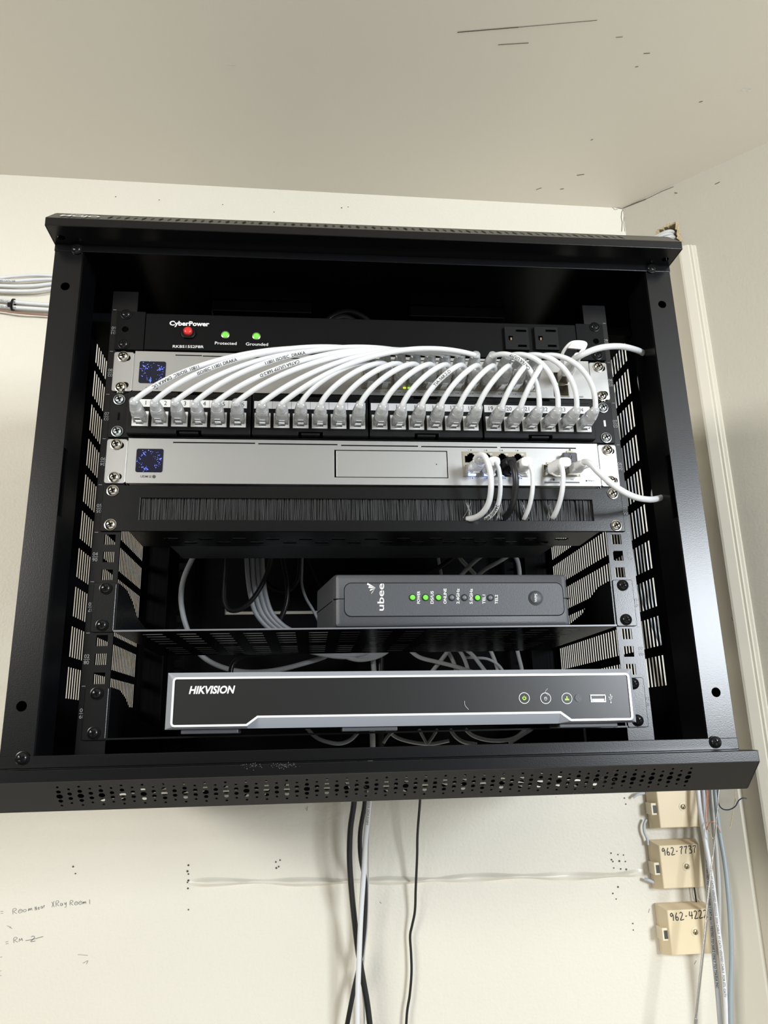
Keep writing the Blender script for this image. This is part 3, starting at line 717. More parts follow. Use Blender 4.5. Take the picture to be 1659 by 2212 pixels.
text_px(b, '26', (1211, 857), (1217, 857.5), 3, Yp); text_px(b, 'RESET', (1250, 858.5), (1261, 859), 3.4, Yp); b.cyl(at(1244.5, 857, Yp), (0, -1, 0), .0008, .0001, 12)
b.build('lettering', 'printk', sw, label='small dark lettering')
for r_ in range(2):
    for k in range(12):
        inst('port', PORT_UP if r_ else PORT_DN, (PX0+PPIT*(k+.5), -.0052, SROW[r_]), sw)
b = MB(); b.plate(PX0-.0006, PX0+12*PPIT+.0006, .3200, .3418, [(PX0+PPIT*(k+.5)-.0062, PX0+PPIT*(k+.5)+.0062, SROW[r_]-.0052, SROW[r_]+.0052) for k in range(12) for r_ in range(2)], -.0052, .006)
b.build('port_block', 'portm', sw)
for k, r_, m in ((1, 1, 'yellow'), (4, 1, 'yellow'), (2, 0, 'yellow'), (3, 0, 'lime'), (8, 1, 'yellow'), (4, 0, 'lime'), (6, 1, 'lime'), (9, 1, 'lime')):
    b = MB(); x_ = PX0+PPIT*(k+(.16 if k % 2 else .86)); z_ = SROW[r_]+(.0049 if r_ else -.0049); b.box(x_-.0014, x_+.0014, -.0060, -.0050, z_-.0008, z_+.0008)
    b.build('link_light', m, sw, label='lit %s port light' % ('yellow' if m == 'yellow' else 'green'))
def sfp_cage(root, x0, x1, z0_, z1_, n=2):
    b = MB(); h = (z1_-z0_)/n
    b.plate(x0, x1, z0_, z1_, [(x0+.0008, x1-.0008, z0_+h*k+.0007, z0_+h*(k+1)-.0007) for k in range(n)], -.0054, .02); o = b.build('optical_port', 'portm', root)
    b = MB(); b.box(x0+.0005, x1-.0005, .018, .0185, z0_, z1_); b.build('port_back', 'dark', o)
    b = MB(); b.box(x0+.004, x1-.004, -.0054, -.0046, z0_+h-.0012, z0_+h+.0022); b.build('spring_tab', 'portm', o)
sfp_cage(sw, .1835, .1985, .3150, .3415)
b = MB(); b.box(.1860, .1878, -.0060, -.0053, .3275, .3290); b.build('link_light', 'lime', sw)

# ---- patch panel
QZ0, QZ1 = .2672, .3108; QY = -.010
pp = thing('patch_bay', 'black 24-socket patch panel with white number strips, third unit from the top', 'patch panel', (0, 0, QZ0))
b = MB(); b.box(-.2412, .2412, -.0022, -.0002, QZ0+.0004, QZ1-.0004); b.box(-.2200, .2180, -.0022, .03, QZ0+.001, QZ1-.001); b.build('panel', 'blackp', pp, bevel=.0004)
rack_screws(pp, 7, 'zinc', -.0026)
b = MB()
for s_ in (-1, 1): b.box(.2325*s_-.001, .2325*s_+.001, -.0024, -.0021, .2845, .2920)
b.build('tie_slot', 'dark', pp)
b = MB(); b.box(.2315, .2335, -.0026, -.0023, .2850, .2915); b.build('tie_slot', 'paper', pp)
JA = [(at(303, 903, QY).x, at(514, 912, QY).x), (at(567, 912, QY).x, at(772, 919, QY).x), (at(820, 917, QY).x, at(1017, 921, QY).x), (at(1066, 922, QY).x, at(1261, 925, QY).x)]
JZ = .2835; JX = []
MX = [(-.2235, at(542, 915, QY).x), (at(544, 915, QY).x, at(796, 920, QY).x), (at(798, 920, QY).x, at(1043, 930, QY).x), (at(1045, 930, QY).x, .2195)]
SERIF = True
for mi in range(4):
    x0, x1 = MX[mi][0]+.0004, MX[mi][1]-.0004; pit = (JA[mi][1]-JA[mi][0])/5
    jx = [JA[mi][0]+pit*k for k in range(6)]; JX += jx
    b = MB(); mid = (x0+x1)/2
    tabs = [(mid-.012, mid+.012, QZ0+.0016, QZ0+.0052)]
    b.plate(x0, x1, QZ0+.0016, QZ1-.0008, [(x-.0074, x+.0074, JZ-.0079, JZ+.0067) for x in jx]+[(mid-.0115, mid+.0115, QZ0+.0016, QZ0+.0050), (mid-.0115, mid+.0115, QZ1-.0032, QZ1-.0008)], QY, -.002)
    mo = b.build('socket_module', 'blackp', pp, bevel=.0005)
    b = MB()                                                      # raised outline and finger tab
    for pz in (QZ0+.0070, QZ1-.0052): b.box(x0+.004, x1-.004, QY-.0004, QY, pz-.0003, pz+.0003)
    b.box(mid-.0085, mid+.0085, QY+.0010, -.002, QZ0+.0022, QZ0+.0042)
    b.build('tab', 'blackp', mo, bevel=.0003)
    b = MB(); sx0, sx1 = jx[0]-.0080, jx[5]+.0078
    b.box(sx0, sx1, QY-.0005, QY, .2948, .3022); st = b.build('number_strip', 'paper', mo, label='white strip with printed socket numbers')
    b = MB()
    for k in range(6):
        nn = str(mi*6+k+1); cxn = jx[k]-.0002+(.0023 if mi == 0 else (.0035 if mi == 3 else .0028)*0.4); w = text_w(nn, .0042)*.92
        if mi == 3: cxn = jx[k]-.0015
        if mi == 0: cxn = jx[k]+.0042
        text_on(b, nn, (cxn-w/2, QY-.0006, .2966), (cxn+w/2, QY-.0006, .2966), .0042)
        if k: b.box((jx[k]+jx[k-1])/2-.00012, (jx[k]+jx[k-1])/2+.00012, QY-.0006, QY-.0005, .2948, .3022)
    b.build('socket_number', 'ink', mo)
    for x in jx:
        b = MB(); b.plate(x-.0073, x+.0073, JZ-.0078, JZ+.0066, [(x-.0059, x+.0059, JZ-.0046, JZ+.0042), (x-.0034, x+.0034, JZ-.0062, JZ-.0046)], QY-.0008, QY+.006)
        b.box(x-.0073, x+.0073, QY+.006, QY+.007, JZ-.0078, JZ+.0066)
        b.build('socket', 'whitep', mo)

# ---- gateway
GZ0, GZ1 = .2226, .2660
p, q = at(722, 971, -.0045), at(969, 1032, -.0045); DX0, DX1, DZ0, DZ1 = p.x, q.x, at(722, 1031, -.0045).z, at(722, 971.5, -.0045).z
p, q = at(998, 977, -.0045), at(1140, 1031, -.0045); BX0, BX1, BZ0, BZ1 = p.x, q.x, .2314, .2562
FX0, FX1 = at(1172, 1010, -.0045).x, at(1254, 1030, -.0045).x
FXM = at(1215, 1010, -.0045).x
holes = [(DX0, DX1, DZ0, DZ1), (BX0, BX1, BZ0, BZ1), (FX0, FX1, .2322, .2440), (FXM+.0012, FX1-.0012, .2440, .2560)]
gw = silver_unit('network_gateway', 'silver rack gateway with blue-lit ports and a drive bay, fourth unit from the top', 'gateway', 6, GZ0, GZ1, holes)
p, q = at(295.5, 969, -.005), at(350.5, 1020, -.005); dot_screen(gw, p.x, q.x, q.z, p.z, 9)
slit_line(gw, [((374, 955.5), (551, 958.5), .0011), ((558, 958.5), (729, 962), .0011), ((737, 962), (903, 964.5), .0011), ((910, 964.5), (1074, 966.5), .0011), ((1081, 966.5), (1244, 966.5), .0011)])
b = MB(); b.box(DX0+.0018, DX1-.0009, -.0043, -.0010, DZ0+.0006, DZ1-.0006); dr = b.build('drive_door', 'silver', gw, bevel=.0003)
b = MB(); b.cyl(at(943, 1003, -.0044), (0, -1, 0), .0005, .0002, 10); b.build('pin_hole', 'dark', dr)
b = MB(); b.box(DX0, DX1, -.0008, -.0006, DZ0, DZ1); b.build('bay_recess', 'dark', gw)
b = MB()
text_px(b, 'UDM', (303, 1031), (319, 1031.5), 5, Yp, bold=.010); text_px(b, 'SE', (321, 1031.6), (327, 1031.8), 5, Yp); u_mark(b, at(332.5, 1029.5, Yp), .0015)
for k, t_ in enumerate('1357'):
    xk = at(1012+33.7*k, 975, Yp).x; text_on(b, t_, (xk, Yp, .2572), (xk+text_w(t_, .0015), Yp, .2572), .0015); u_mark(b, (xk+.0025, Yp, .2579), .0006)
for k, t_ in enumerate('2468'):
    xk = BX0+.0157*k+.0062; text_on(b, t_, (xk, Yp, .2292), (xk+text_w(t_, .0015), Yp, .2292), .0015); u_mark(b, (xk+.0025, Yp, .2299), .0006)
text_px(b, 'RESET', (1271, 1040), (1284, 1040.5), 3.6, Yp); b.cyl(at(1267, 1038.5, Yp), (0, -1, 0), .0009, .0001, 12)
text_px(b, '9', (1189, 1038), (1191.5, 1038), 3.6, Yp); text_px(b, '11', (1234, 1038), (1238, 1038), 3.6, Yp)
b.build('lettering', 'printk', gw, label='small dark lettering')
b = MB(); b.cyl(at(1196, 1036, Yp), (0, -1, 0), .0012, .0001, 16); b.cyl(at(1231, 972, Yp), (0, -1, 0), .0010, .0001, 16); b.build('port_badge', 'navy', gw)
b = MB()
for xa, xb in ((1176, 1209), (1220, 1252)): p, q = at(xa, 1042, Yp), at(xb, 1042, Yp); b.box(p.x, q.x, Yp, Yp+.0001, p.z-.0008, p.z+.0008)
b.build('port_bar', 'off', gw)
GPIT = (BX1-BX0-.0012)/4; GROW = (.2378, .2498); GX = [BX0+.0006+GPIT*(k+.5) for k in range(4)]
for r_ in range(2):
    for k in range(4): inst('port', PORT_UP if r_ else PORT_DN, (GX[k], -.0052, GROW[r_]), gw)
b = MB(); b.plate(BX0, BX1, BZ0, BZ1, [(x-.0062, x+.0062, z-.0052, z+.0052) for x in GX for z in GROW], -.0052, .006); b.build('port_block', 'portm', gw)
for k in range(4):
    b = MB(); b.box(GX[k]-.0034, GX[k]+.0034, -.0072, -.0053, GROW[0]-.0060, GROW[0]-.0036); b.build('port_light', 'blueport', gw, label='port lit pale blue')
    b = MB(); b.box(GX[k]+.0028, GX[k]+.0056, -.0058, -.0052, GROW[1]+.0030, GROW[1]+.0046); b.build('light_window', 'ear', gw)
sfp_cage(gw, FX0, FXM, .2322, .2440, 1); sfp_cage(gw, FXM, FX1, .2322, .2440, 1); sfp_cage(gw, FXM+.0012, FX1-.0012, .2440, .2560, 1)
p, q = at(1216, 978, -.012), at(1246, 1000, -.012)
b = MB(); b.box(p.x, q.x, -.0135, -.004, q.z, p.z); o = b.build('port_cover', 'greyp', gw, bevel=.0008, label='dark grey plug over the upper optical port')
b = MB(); cx_ = (p.x+q.x)/2; cz_ = (p.z+q.z)/2; text_on(b, 'U', (cx_-.0015, -.0138, cz_-.0018), (cx_+.0015, -.0138, cz_-.0018), .0036)
for sg in (-1, 1): b.add([(cx_-.0011, -.0138, cz_+sg*.0030), (cx_+.0011, -.0138, cz_+sg*.0030), (cx_, -.0138, cz_+sg*.0041)], [(0, 1, 2)])
b.build('lettering', 'ink', o)

# ---- brush panel
HZ0, HZ1 = .1783, .2215
bp = thing('brush_panel', 'black brush-strip cable entry panel under the lower silver unit', 'brush panel', (0, 0, HZ0))
bx0, bx1, bz0, bz1 = -.2076, .2115, .1890, .2095
b = MB(); b.plate(-.2412, .2412, HZ0+.0002, HZ1-.0002, [(bx0, bx1, bz0, bz1)], -.0024, -.0002); b.build('panel', 'black', bp, bevel=.0005)
rack_screws(bp, 5, 'chrome', -.0026)
b = MB(); hol = []                                                # floor flange with lacing cut-outs
for k in range(13): hol += [(-.190+.031*k, -.190+.031*k+.0125, .022, .030)]
for k in range(12): hol += [(-.1745+.031*k, -.1745+.031*k+.0125, .036, .044)]
b.plate(-.216, .216, -.0002, .055, hol, HZ0, HZ0+.0012, fn=lambda x, y, t: (x, y, t))
for a, c, d_, e_ in hol: b.box(a+.004, c-.004, (d_+e_)/2, e_, HZ0-.0012, HZ0-.0002)
b.build('flange', 'black', bp)
b = MB(); b.add([(-.190, .055, HZ0), (.190, .055, HZ0), (.185, .105, HZ0-.001), (-.185, .105, HZ0-.001)], [(0, 1, 2, 3)]); solid(b.build('rear_lip', 'greyp', bp), .0012, 1)
b = MB(); rng = random.Random(11); x = bx0+.0002
while x < bx1:
    y = rng.uniform(-.0005, .0030); l_ = rng.uniform(-.0006, .0006); w = rng.uniform(.00018, .00036)
    b.cur = 0 if rng.random() > .10 else 1
    b.obox((x, y, (bz0+bz1)/2), Vector((w, 0, 0)), Vector((0, .0002, 0)), Vector((l_, 0, (bz1-bz0)/2+.001))); x += rng.uniform(.00018, .00034)
b.cur = 0; b.box(bx0-.001, bx1+.001, .0036, .0046, bz0-.002, bz1+.002)
b.build('bristles', ['bristle', 'bristle3'], bp, kind='stuff')
b = MB()                                                          # bristles pushed aside by the cables
for px, n_ in ((1010, 7), (1078, 16), (1128, 6), (1186, 5)):
    for k in range(n_):
        p = at(px+rng.gauss(0, 3), 1088+rng.uniform(-4, 4), -.001); q = at(px+rng.gauss(2, 8), 1121+rng.uniform(-3, 3), -.004); ribbon(b, [p, p.lerp(q, .5)+Vector((.0006, -.001, 0)), q], .00022)
b.build('stray_bristle', 'bristle2', bp, kind='stuff', label='pale stray bristles pushed aside')

# ---- cantilever shelves
def shelf(label, unit, depth, slots, tilt=0, face=.0):
    zb_ = (unit-1)*U; r = thing('cantilever_shelf', label, 'shelf', (0, 0, zb_), 'vented cantilever shelves')
    for s_ in (-1, 1):
        b = MB(); xa, xb = (-.2425, -.2232) if s_ < 0 else (.2232, .2425)
        b.prism(rrect(xa, xb, zb_+.0004, zb_+.0434, .0018), -.0022, -.0002); b.build('ear', 'black', r, bevel=.0005)
        xs = -.2225 if s_ < 0 else .2225
        P = [(-.0010, zb_+.0012), (-.0010, zb_+.0432), (.030, zb_+.0425), (.055, zb_+.036), (.080, zb_+.024), (depth, zb_+.008), (depth, zb_+.0012)]
        b = MB(); n = len(P); v = [(xs-.0007, y, z) for y, z in P]+[(xs+.0007, y, z) for y, z in P]
        b.add(v, [tuple(range(n)), tuple(range(2*n-1, n-1, -1))]+[(k, n+k, n+(k+1) % n, (k+1) % n) for k in range(n)]); b.build('side_bracket', 'black', r)
    b = MB(); hol = []
    if slots:
        for k in range(15):
            for y in (.018, .0355, .0535, .0725, .0920, .131, .149, .168, .188): hol.append((-.2030+.0293*k, -.2030+.0293*k+.0172, y, y+.0045))
    b.plate(-.2232, .2232, -.0022, depth, hol, zb_+.0006, zb_+.0020, fn=lambda x, y, t: (x, y, t), edge=1 if slots else None); b.build('deck', ['black', 'edge_glint'], r)
    rack_screws(r, unit, 'bscrew', -.0026)
    return r
shelf('black vented shelf carrying the dark grey modem, middle of the rack', 3, .215, True)
shelf('black shelf carrying the wide silver-framed recorder at the rack bottom', 1, .215, False)

# ---- modem lying on its side
MZ = 2*U+.0022; mx0, mx1, my, mh = -.0345, .1830, .004, .0490
md = thing('cable_modem', 'dark grey cable modem lying on its side on the middle shelf', 'modem', ((mx0+mx1)/2, .06, MZ))
b = MB()
rings = []
for y, ins, fl in ((my+.098, .010, .013), (my+.092, .003, .014), (my+.084, 0, .014), (my+.012, 0, .001), (my+.004, .0008, 0), (my+.0012, .0025, 0), (my, .0055, 0)):
    rings.append([(x, y, z) for x, z in rrect(mx0+ins*.9-fl, mx1-ins*.9+fl, MZ+ins*.55, MZ+mh-ins*.55, .0022, 3)])
b.loft(rings); b.build('case', 'greyp', md, smooth=35)
b = MB()
for s_, xx in ((-1, mx0), (1, mx1)): b.obox(((xx+s_*.0077), my+.048, MZ+.0258), Vector((s_*.0066, .036, 0)), Vector((.0002, 0, 0)), Vector((0, 0, .0003)))
b.box(mx0, mx0+.0098, my-.0003, my+.0055, MZ+.0255, MZ+.0261); b.box(mx1-.0085, mx1, my-.0003, my+.0055, MZ+.0255, MZ+.0261)
b.build('case_seam', 'dark', md)
fx0, fx1, fz0, fz1 = at(743, 1300, my).x, at(1218, 1300, my).x, MZ+.0095, MZ+.0405
b = MB(); o_ = rrect(fx0, fx1, fz0, fz1, .0065, 7); i_ = rrect(fx0+.0006, fx1-.0006, fz0+.0006, fz1-.0006, .0060, 7); n = len(o_)
b.add([(x, my-.0002, z) for x, z in o_]+[(x, my-.0002, z) for x, z in i_], [(k, (k+1) % n, n+(k+1) % n, n+k) for k in range(n)]); b.build('panel_groove', 'dark', md)
b = MB(); b.prism(i_, my-.0007, my+.001); b.build('front_panel', 'greyp', md, bevel=.0003)
Ym = my-.0009
b = MB(); A, B = at(829, 1320, Ym), at(829, 1261, Ym); text_on(b, 'ubee', A, B, .0058, bold=.012)
for k in range(4):                                                # shell-like fan mark above the name
    s_ = at(804, 1264, Ym)+Vector((.0015, 0, .0005)); a0 = math.radians(205+24*k); a1 = math.radians(222+24*k); R0, R1 = .0012, .0074-.0008*k
    tip = at(812, 1271, Ym); hd = Vector((-.0078+.0012*k, 0, .0036-.0028*k)); w_ = Vector((.0004, 0, .0011))
    b.add([tip+Vector((-.0004*k, 0, -.0003*k)), tip+hd+w_, tip+hd*1.06, tip+hd-w_*.6], [(0, 1, 2, 3)])
for t_, px in (('POWER', 907), ('DS/US', 936), ('ONLINE', 964), ('2.4GHz', 992), ('5.0GHz', 1020.5), ('TEL1', 1048), ('TEL2', 1075)):
    ln = 5.3*len(t_)*1.04 if len(t_) > 4 else 5.0*len(t_); A, B = at(px, 1304.5, Ym), at(px, 1304.5-ln, Ym); text_on(b, t_, A, B, .0026, bold=.02)
b.build('lettering', 'print', md, label='white sideways lettering')
for px, m in ((891, 'green'), (919, 'green'), (947, 'green'), (976, 'off'), (1003, 'off'), (1031, 'green'), (1059, 'off')):
    led(md, at(px, 1291, Ym), .0024, m, 'ink', label='lit green light' if m == 'green' else 'unlit grey light')
c = at(1157, 1291, Ym); b = MB(); b.lathe(c, (0, -1, 0), [(.0068, -.0003), (.0068, .0004), (.0056, .0005), (.0056, 0)], 28); o = b.build('button', 'ink', md, smooth=40)
b = MB(); b.lathe(c, (0, -1, 0), [(.0054, 0), (.0054, .0010), (.0050, .0013), (.0001, .0012)], 28); b.build('button_cap', 'greyp', o, smooth=40)
b = MB(); A, B = at(1160, 1300, Ym-.0015), at(1160, 1282, Ym-.0015); text_on(b, 'WPS', A, B, .0024, bold=.01); b.build('button_lettering', 'print', o)
md.rotation_euler = (0, math.radians(.25), 0)

# ---- video recorder on the bottom shelf
RZ = .0060; rx0, rx1 = -.1692, .2163; ry = -.045; rh = .0440
nv = thing('video_recorder', 'wide black video recorder with a silver-grey frame on the bottom shelf', 'recorder', ((rx0+rx1)/2, .05, .002))
b = MB(); b.box(rx0+.003, rx1-.003, ry+.012, .21, RZ, RZ+rh-.0035); b.build('case', 'black', nv, bevel=.001)
def contour(i, st=0):                                             # stepped lower edge
    r = max(.0032-i, .001); c = []
    X0, X1, Z0, Z1 = rx0+.0052+i, rx1-.0052-i, RZ+.0018+i, RZ+rh-.0040-i
    sl, sr = rx0+.0645, rx1-.0585; k = .0062
    t = i*.41
    for cx_, cz_, a0 in ((X1-r, Z1-r, 0), (X0+r, Z1-r, 90), (X0+r, Z0+r, 180)):
        for q in range(4): a = math.radians(a0+30*q); c.append((cx_+r*math.cos(a), cz_+r*math.sin(a)))
    c += [(sl-t, Z0), (sl+.0085-t, Z0+k), (sr-.0085+t, Z0+k), (sr+t, Z0)]
    for q in range(4): a = math.radians(270+30*q); c.append((X1-r+r*math.cos(a), Z0+r+r*math.sin(a)))
    return c
c0 = contour(0); c1 = contour(.0016)
def outer(p):                                                     # matching point on the frame's outer rectangle
    x, z = p
    return (x, z)
n = len(c0)
OUT = []
for k, (x, z) in enumerate(c0):
    if k < 4: OUT.append((rx1, RZ+rh))
    elif k < 8: OUT.append((rx0, RZ+rh))
    elif k < 12: OUT.append((rx0, RZ))
    elif k < 16: OUT.append((x, RZ))
    else: OUT.append((rx1, RZ))
b = MB(); b.add([(x, ry+.0075, z) for x, z in OUT]+[(x, ry, z) for x, z in c0]+[(x, ry+.020, z) for x, z in OUT],
                [(k, (k+1) % n, n+(k+1) % n, n+k) for k in range(n)]+[(2*n+k, 2*n+(k+1) % n, (k+1) % n, k) for k in range(n)])
b.build('frame', 'bezel', nv)
b = MB(); b.add([(x, ry-.0002, z) for x, z in c0]+[(x, ry-.0002, z) for x, z in c1]+[(x, ry+.0015, z) for x, z in c1], [(k, (k+1) % n, n+(k+1) % n, n+k) for k in range(n)]+[(n+k, n+(k+1) % n, 2*n+(k+1) % n, 2*n+k) for k in range(n)])
b.build('frame_line', 'bezel_line', nv, label='bright silver line round the panel')
b = MB(); b.add([(x, ry+.0008, z) for x, z in c1], [tuple(range(n))]); b.build('front_panel', 'nvrp', nv)
Yn = ry+.0004
b = MB(); text_px(b, 'HIKVISION', (407, 1502), (507, 1500), 15.5, Yn, bold=.035, shear=.22); b.build('lettering', 'print', nv, label='bold slanted white lettering')
def arc(b, c, r, a0, a1, w, n_=28): ribbon(b, [c+Vector((r*math.cos(a0+(a1-a0)*k/n_), 0, r*math.sin(a0+(a1-a0)*k/n_))) for k in range(n_+1)], w)
for px, py, kind in ((1132, 1506, 'power'), (1178, 1506, 'disk'), (1224, 1506, 'network')):
    c = at(px, py, Yn); b = MB(); arc(b, c, .0043, 0, 2*PI, .0005, 40); o = b.build('indicator', 'print', nv)
    b = MB(); m = 'lime'
    if kind == 'power': arc(b, c, .0013, math.radians(130), math.radians(410), .0006, 16); ribbon(b, [c+Vector((0, 0, .0002)), c+Vector((0, 0, .0018))], .0005)
    elif kind == 'disk':
        m = 'print'; arc(b, c, .0010, 0, PI, .0003, 10); b.box(c.x-.0012, c.x-.0009, Yn-.0001, Yn, c.z-.0008, c.z+.0003); b.box(c.x+.0009, c.x+.0012, Yn-.0001, Yn, c.z-.0008, c.z+.0003); arc(b, c+Vector((0, 0, -.0006)), .0010, PI, 2*PI, .0003, 10); b.box(c.x-.0011, c.x+.0011, Yn-.0001, Yn, c.z-.0001, c.z+.0002)
    else:
        for dx, dz in ((0, .0010), (-.0012, -.0010), (0, -.0010), (.0012, -.0010)): b.box(c.x+dx-.0005, c.x+dx+.0005, Yn-.0001, Yn, c.z+dz-.0005, c.z+dz+.0005)
        b.box(c.x-.0012, c.x+.0012, Yn-.0001, Yn, c.z-.0002, c.z); b.box(c.x-.0001, c.x+.0001, Yn-.0001, Yn, c.z-.0010, c.z+.0010)
    b.build('symbol', m, o, label='green glowing symbol' if m == 'lime' else None)
b = MB(); b.cyl(at(1249, 1505, Yn), (0, -1, 0), .0031, .0001, 20); b.build('remote_window', 'greyp', nv)
p, q = at(1274, 1498, Yn), at(1308, 1513, Yn)
b = MB(); b.plate(p.x, q.x, q.z, p.z, [(p.x+.0006, q.x-.0006, q.z+.0006, p.z-.0006)], Yn-.0004, Yn+.010); b.box(p.x, q.x, Yn+.0098, Yn+.0105, q.z, p.z)
o = b.build('usb_port', 'steel', nv); b = MB(); b.box(p.x+.0012, q.x-.0012, Yn, Yn+.009, q.z+.0010, q.z+.0026); b.build('usb_tongue', 'whitep', o)
b = MB(); c = at(1318, 1506, Yn); ribbon(b, [c+Vector((0, 0, -.0026)), c+Vector((.0002, 0, .0028))], .0003); ribbon(b, [c+Vector((0, 0, -.0012)), c+Vector((-.0011, 0, -.0002)), c+Vector((-.0011, 0, .0010))], .0003); ribbon(b, [c+Vector((0, 0, -.0005)), c+Vector((.0012, 0, .0006)), c+Vector((.0012, 0, .0016))], .0003)
b.disc(c+Vector((0, 0, -.0030)), .0006); b.disc(c+Vector((-.0011, 0, .0012)), .0005); b.box(c.x+.0008, c.x+.0016, Yn-.0001, Yn, c.z+.0014, c.z+.0022); b.add([c+Vector((-.0005, 0, .0028)), c+Vector((.0009, 0, .0028)), c+Vector((.0002, 0, .0040))], [(0, 1, 2)])
b.build('usb_symbol', 'print', nv)
for xx in (rx0+.012, rx1-.065, rx0+.14):
    b = MB(); b.box(xx, xx+(.045 if xx < 0 else .05), ry+.010, ry+.04, .0024, RZ); b.build('foot', 'greyp', nv, bevel=.0008)
rngc = [((1182, 1485), (1177, 1493), (1184, 1500)), ((1003, 1513), (1004, 1522), (1012, 1532))]
for tri in rngc:
    b = MB(); ribbon(b, smooth_path([at(*p_, Yn-.0001) for p_ in tri], 6), .0002); b.build('lint', 'print', nv, label='tiny stray hair')
nv.rotation_euler = (0, math.radians(.42), 0)
# ================================================================ CABLES IN THE RACK
def plug_geo(kind):
    """clear moulded plug pointing out along -Y: body, ridged boot"""
    body = MB(); body.box(-.0057, .0057, -.0085, .008, -.0038, .0036)
    body.box(-.0046, .0046, -.0120, -.0085, -.0034, .0032)
    latch = MB(); latch.frustum([(-.0030, .001, -.0040), (.0030, .001, -.0040), (.0030, .001, -.0048), (-.0030, .001, -.0048)], [(-.0024, -.0155, -.0062), (.0024, -.0155, -.0062), (.0024, -.0155, -.0072), (-.0024, -.0155, -.0072)])
    boot = MB(); rings = []
    L0, L1 = -.0090, -.0345
    K = 22
    for k in range(K+1):
        t = k/K; y = L0+(L1-L0)*t; e = t**1.3
        hx = .0063*(1-e)+.0036*e; hz = .0054*(1-e)+.0036*e
        if t > .38: q = 1+.085*(1 if k % 2 else -1); hx *= q; hz *= q
        if k == K: hx *= .8; hz *= .8
        p = 3.2*(1-e)+2*e; up = .0012*t*t
        rings.append([(math.copysign(abs(math.cos(a))**(2/p), math.cos(a))*hx, y, math.copysign(abs(math.sin(a))**(2/p), math.sin(a))*hz+up) for a in [2*PI*i/20 for i in range(20)]])
    boot.loft(rings)
    return body, latch, boot
_pb, _pl, _bt = plug_geo(0)
PLUG = {}
for key, bm, lm in (('clear', 'clear', 'clear'), ('white', 'clear', 'whitep'), ('black', 'blackp', 'blackp')):
    PLUG[key] = (_pb.mesh('plug', bm), _pl.mesh('latch', bm), _bt.mesh('boot', lm, smooth=60))
def plug(root, loc, key='clear', rot=None, sc_=None):
    a, l, t = PLUG[key]
    o = inst('plug', a, loc, root)
    if rot: o.rotation_euler = rot
    if sc_: o.scale = sc_
    for nm, me in (('latch', l), ('boot', t)):
        c = bpy.data.objects.new(nm, me); COL.objects.link(c); c.parent = o
    return o
ORD = ['first', 'second', 'third', 'fourth', 'fifth', 'sixth', 'seventh', 'eighth', 'ninth', 'tenth', 'eleventh', 'twelfth', 'thirteenth', 'fourteenth', 'fifteenth', 'sixteenth', 'seventeenth', 'eighteenth',
       'nineteenth', 'twentieth', 'twenty-first', 'twenty-second', 'twenty-third', 'last']
rng = random.Random(21)
CR = .0025
JACKS = []
PRINTED = {0: ('11801  ISO/IEC  DRAKA UC', .035), 1: ('ISO/IEC 11801 DRAKA', .06), 3: ('11801 ISO/IEC  DRAKA', .085), 4: ('CAT6A U/UTP 568.2-D', .06), 14: ('TIA-568.2-D', .035), 20: ('CAT6A U/UTP', .05)}
for i in range(24):
    P0 = Vector((JX[i], QY-.001, JZ-.0002))
    if 8 <= i < 20: col, row = i-8, 0
    elif i < 8: col, row = i, 1
    else: col, row = i-12, 1
    S0 = Vector((PX0+PPIT*(col+.5), -.0055, SROW[row]))
    if i < 8: d = 'arching right'
    elif i < 20: d = 'rising to the lower switch row'
    else: d = 'looping back left'
    t = thing('patch_cable', 'white patch cable in %s patch socket from left, %s' % (ORD[i], d), 'network cable', P0, 'white patch cables between the patch panel and the switch')
    lean = (S0.x-P0.x)
    rz0 = max(-.20, min(.20, lean*1.3)); plug(t, P0, 'clear', (rng.uniform(-.04, .04), 0, rz0*.25))
    plug(t, S0, 'clear', (rng.uniform(-.03, .03)-(.10 if row else .0), 0, -rz0*.25))
    a = P0+Vector((0, -.0315, .0012)); e = S0+Vector((0, -.0315, .0012+(.0030 if row else 0)))
    D = (e-a).length
    if i < 8:
        ka = .020+.10*abs(lean)*.55; kb = .026+.055*abs(lean)
        dirA = Vector((lean*.62, -.034, .016+.006*(i % 3))); 
        c1 = a+Vector((lean*.15, -.020-.004*(i % 2), .023-.0010*i)); c2 = e+Vector((-lean*.42-.006, -.026-.003*((i+1) % 3), .001+.0018*((i*5) % 4)))
        path = [a+Vector((0, .012, 0))]+bez(a, c1, c2, e, 40)+[e+Vector((0, .012, 0))]
    elif i < 20:
        c1 = a+Vector((lean*.12, -.016, .016)); c2 = e+Vector((-lean*.20+.004, -.034, -.004))
        path = [a+Vector((0, .012, 0))]+bez(a, c1, c2, e, 30)+[e+Vector((0, .012, 0))]
    else:
        c1 = a+Vector((.000, -.016, .027)); c2 = e+Vector((-lean*.48, -.025, -.002))
        path = [a+Vector((0, .012, 0))]+bez(a, c1, c2, e, 34)+[e+Vector((0, .012, 0))]
    cb = MB(); cb.tube(path, CR, 12); co = cb.build('cable', 'cable', t, smooth=80)
    if i in PRINTED:
        tx = MB(); tube_text(tx, path, CR, PRINTED[i][0], PRINTED[i][1], .0026, flip=(i % 2 == 0 and i < 8)); tx.build('cable_lettering', 'ink', co)

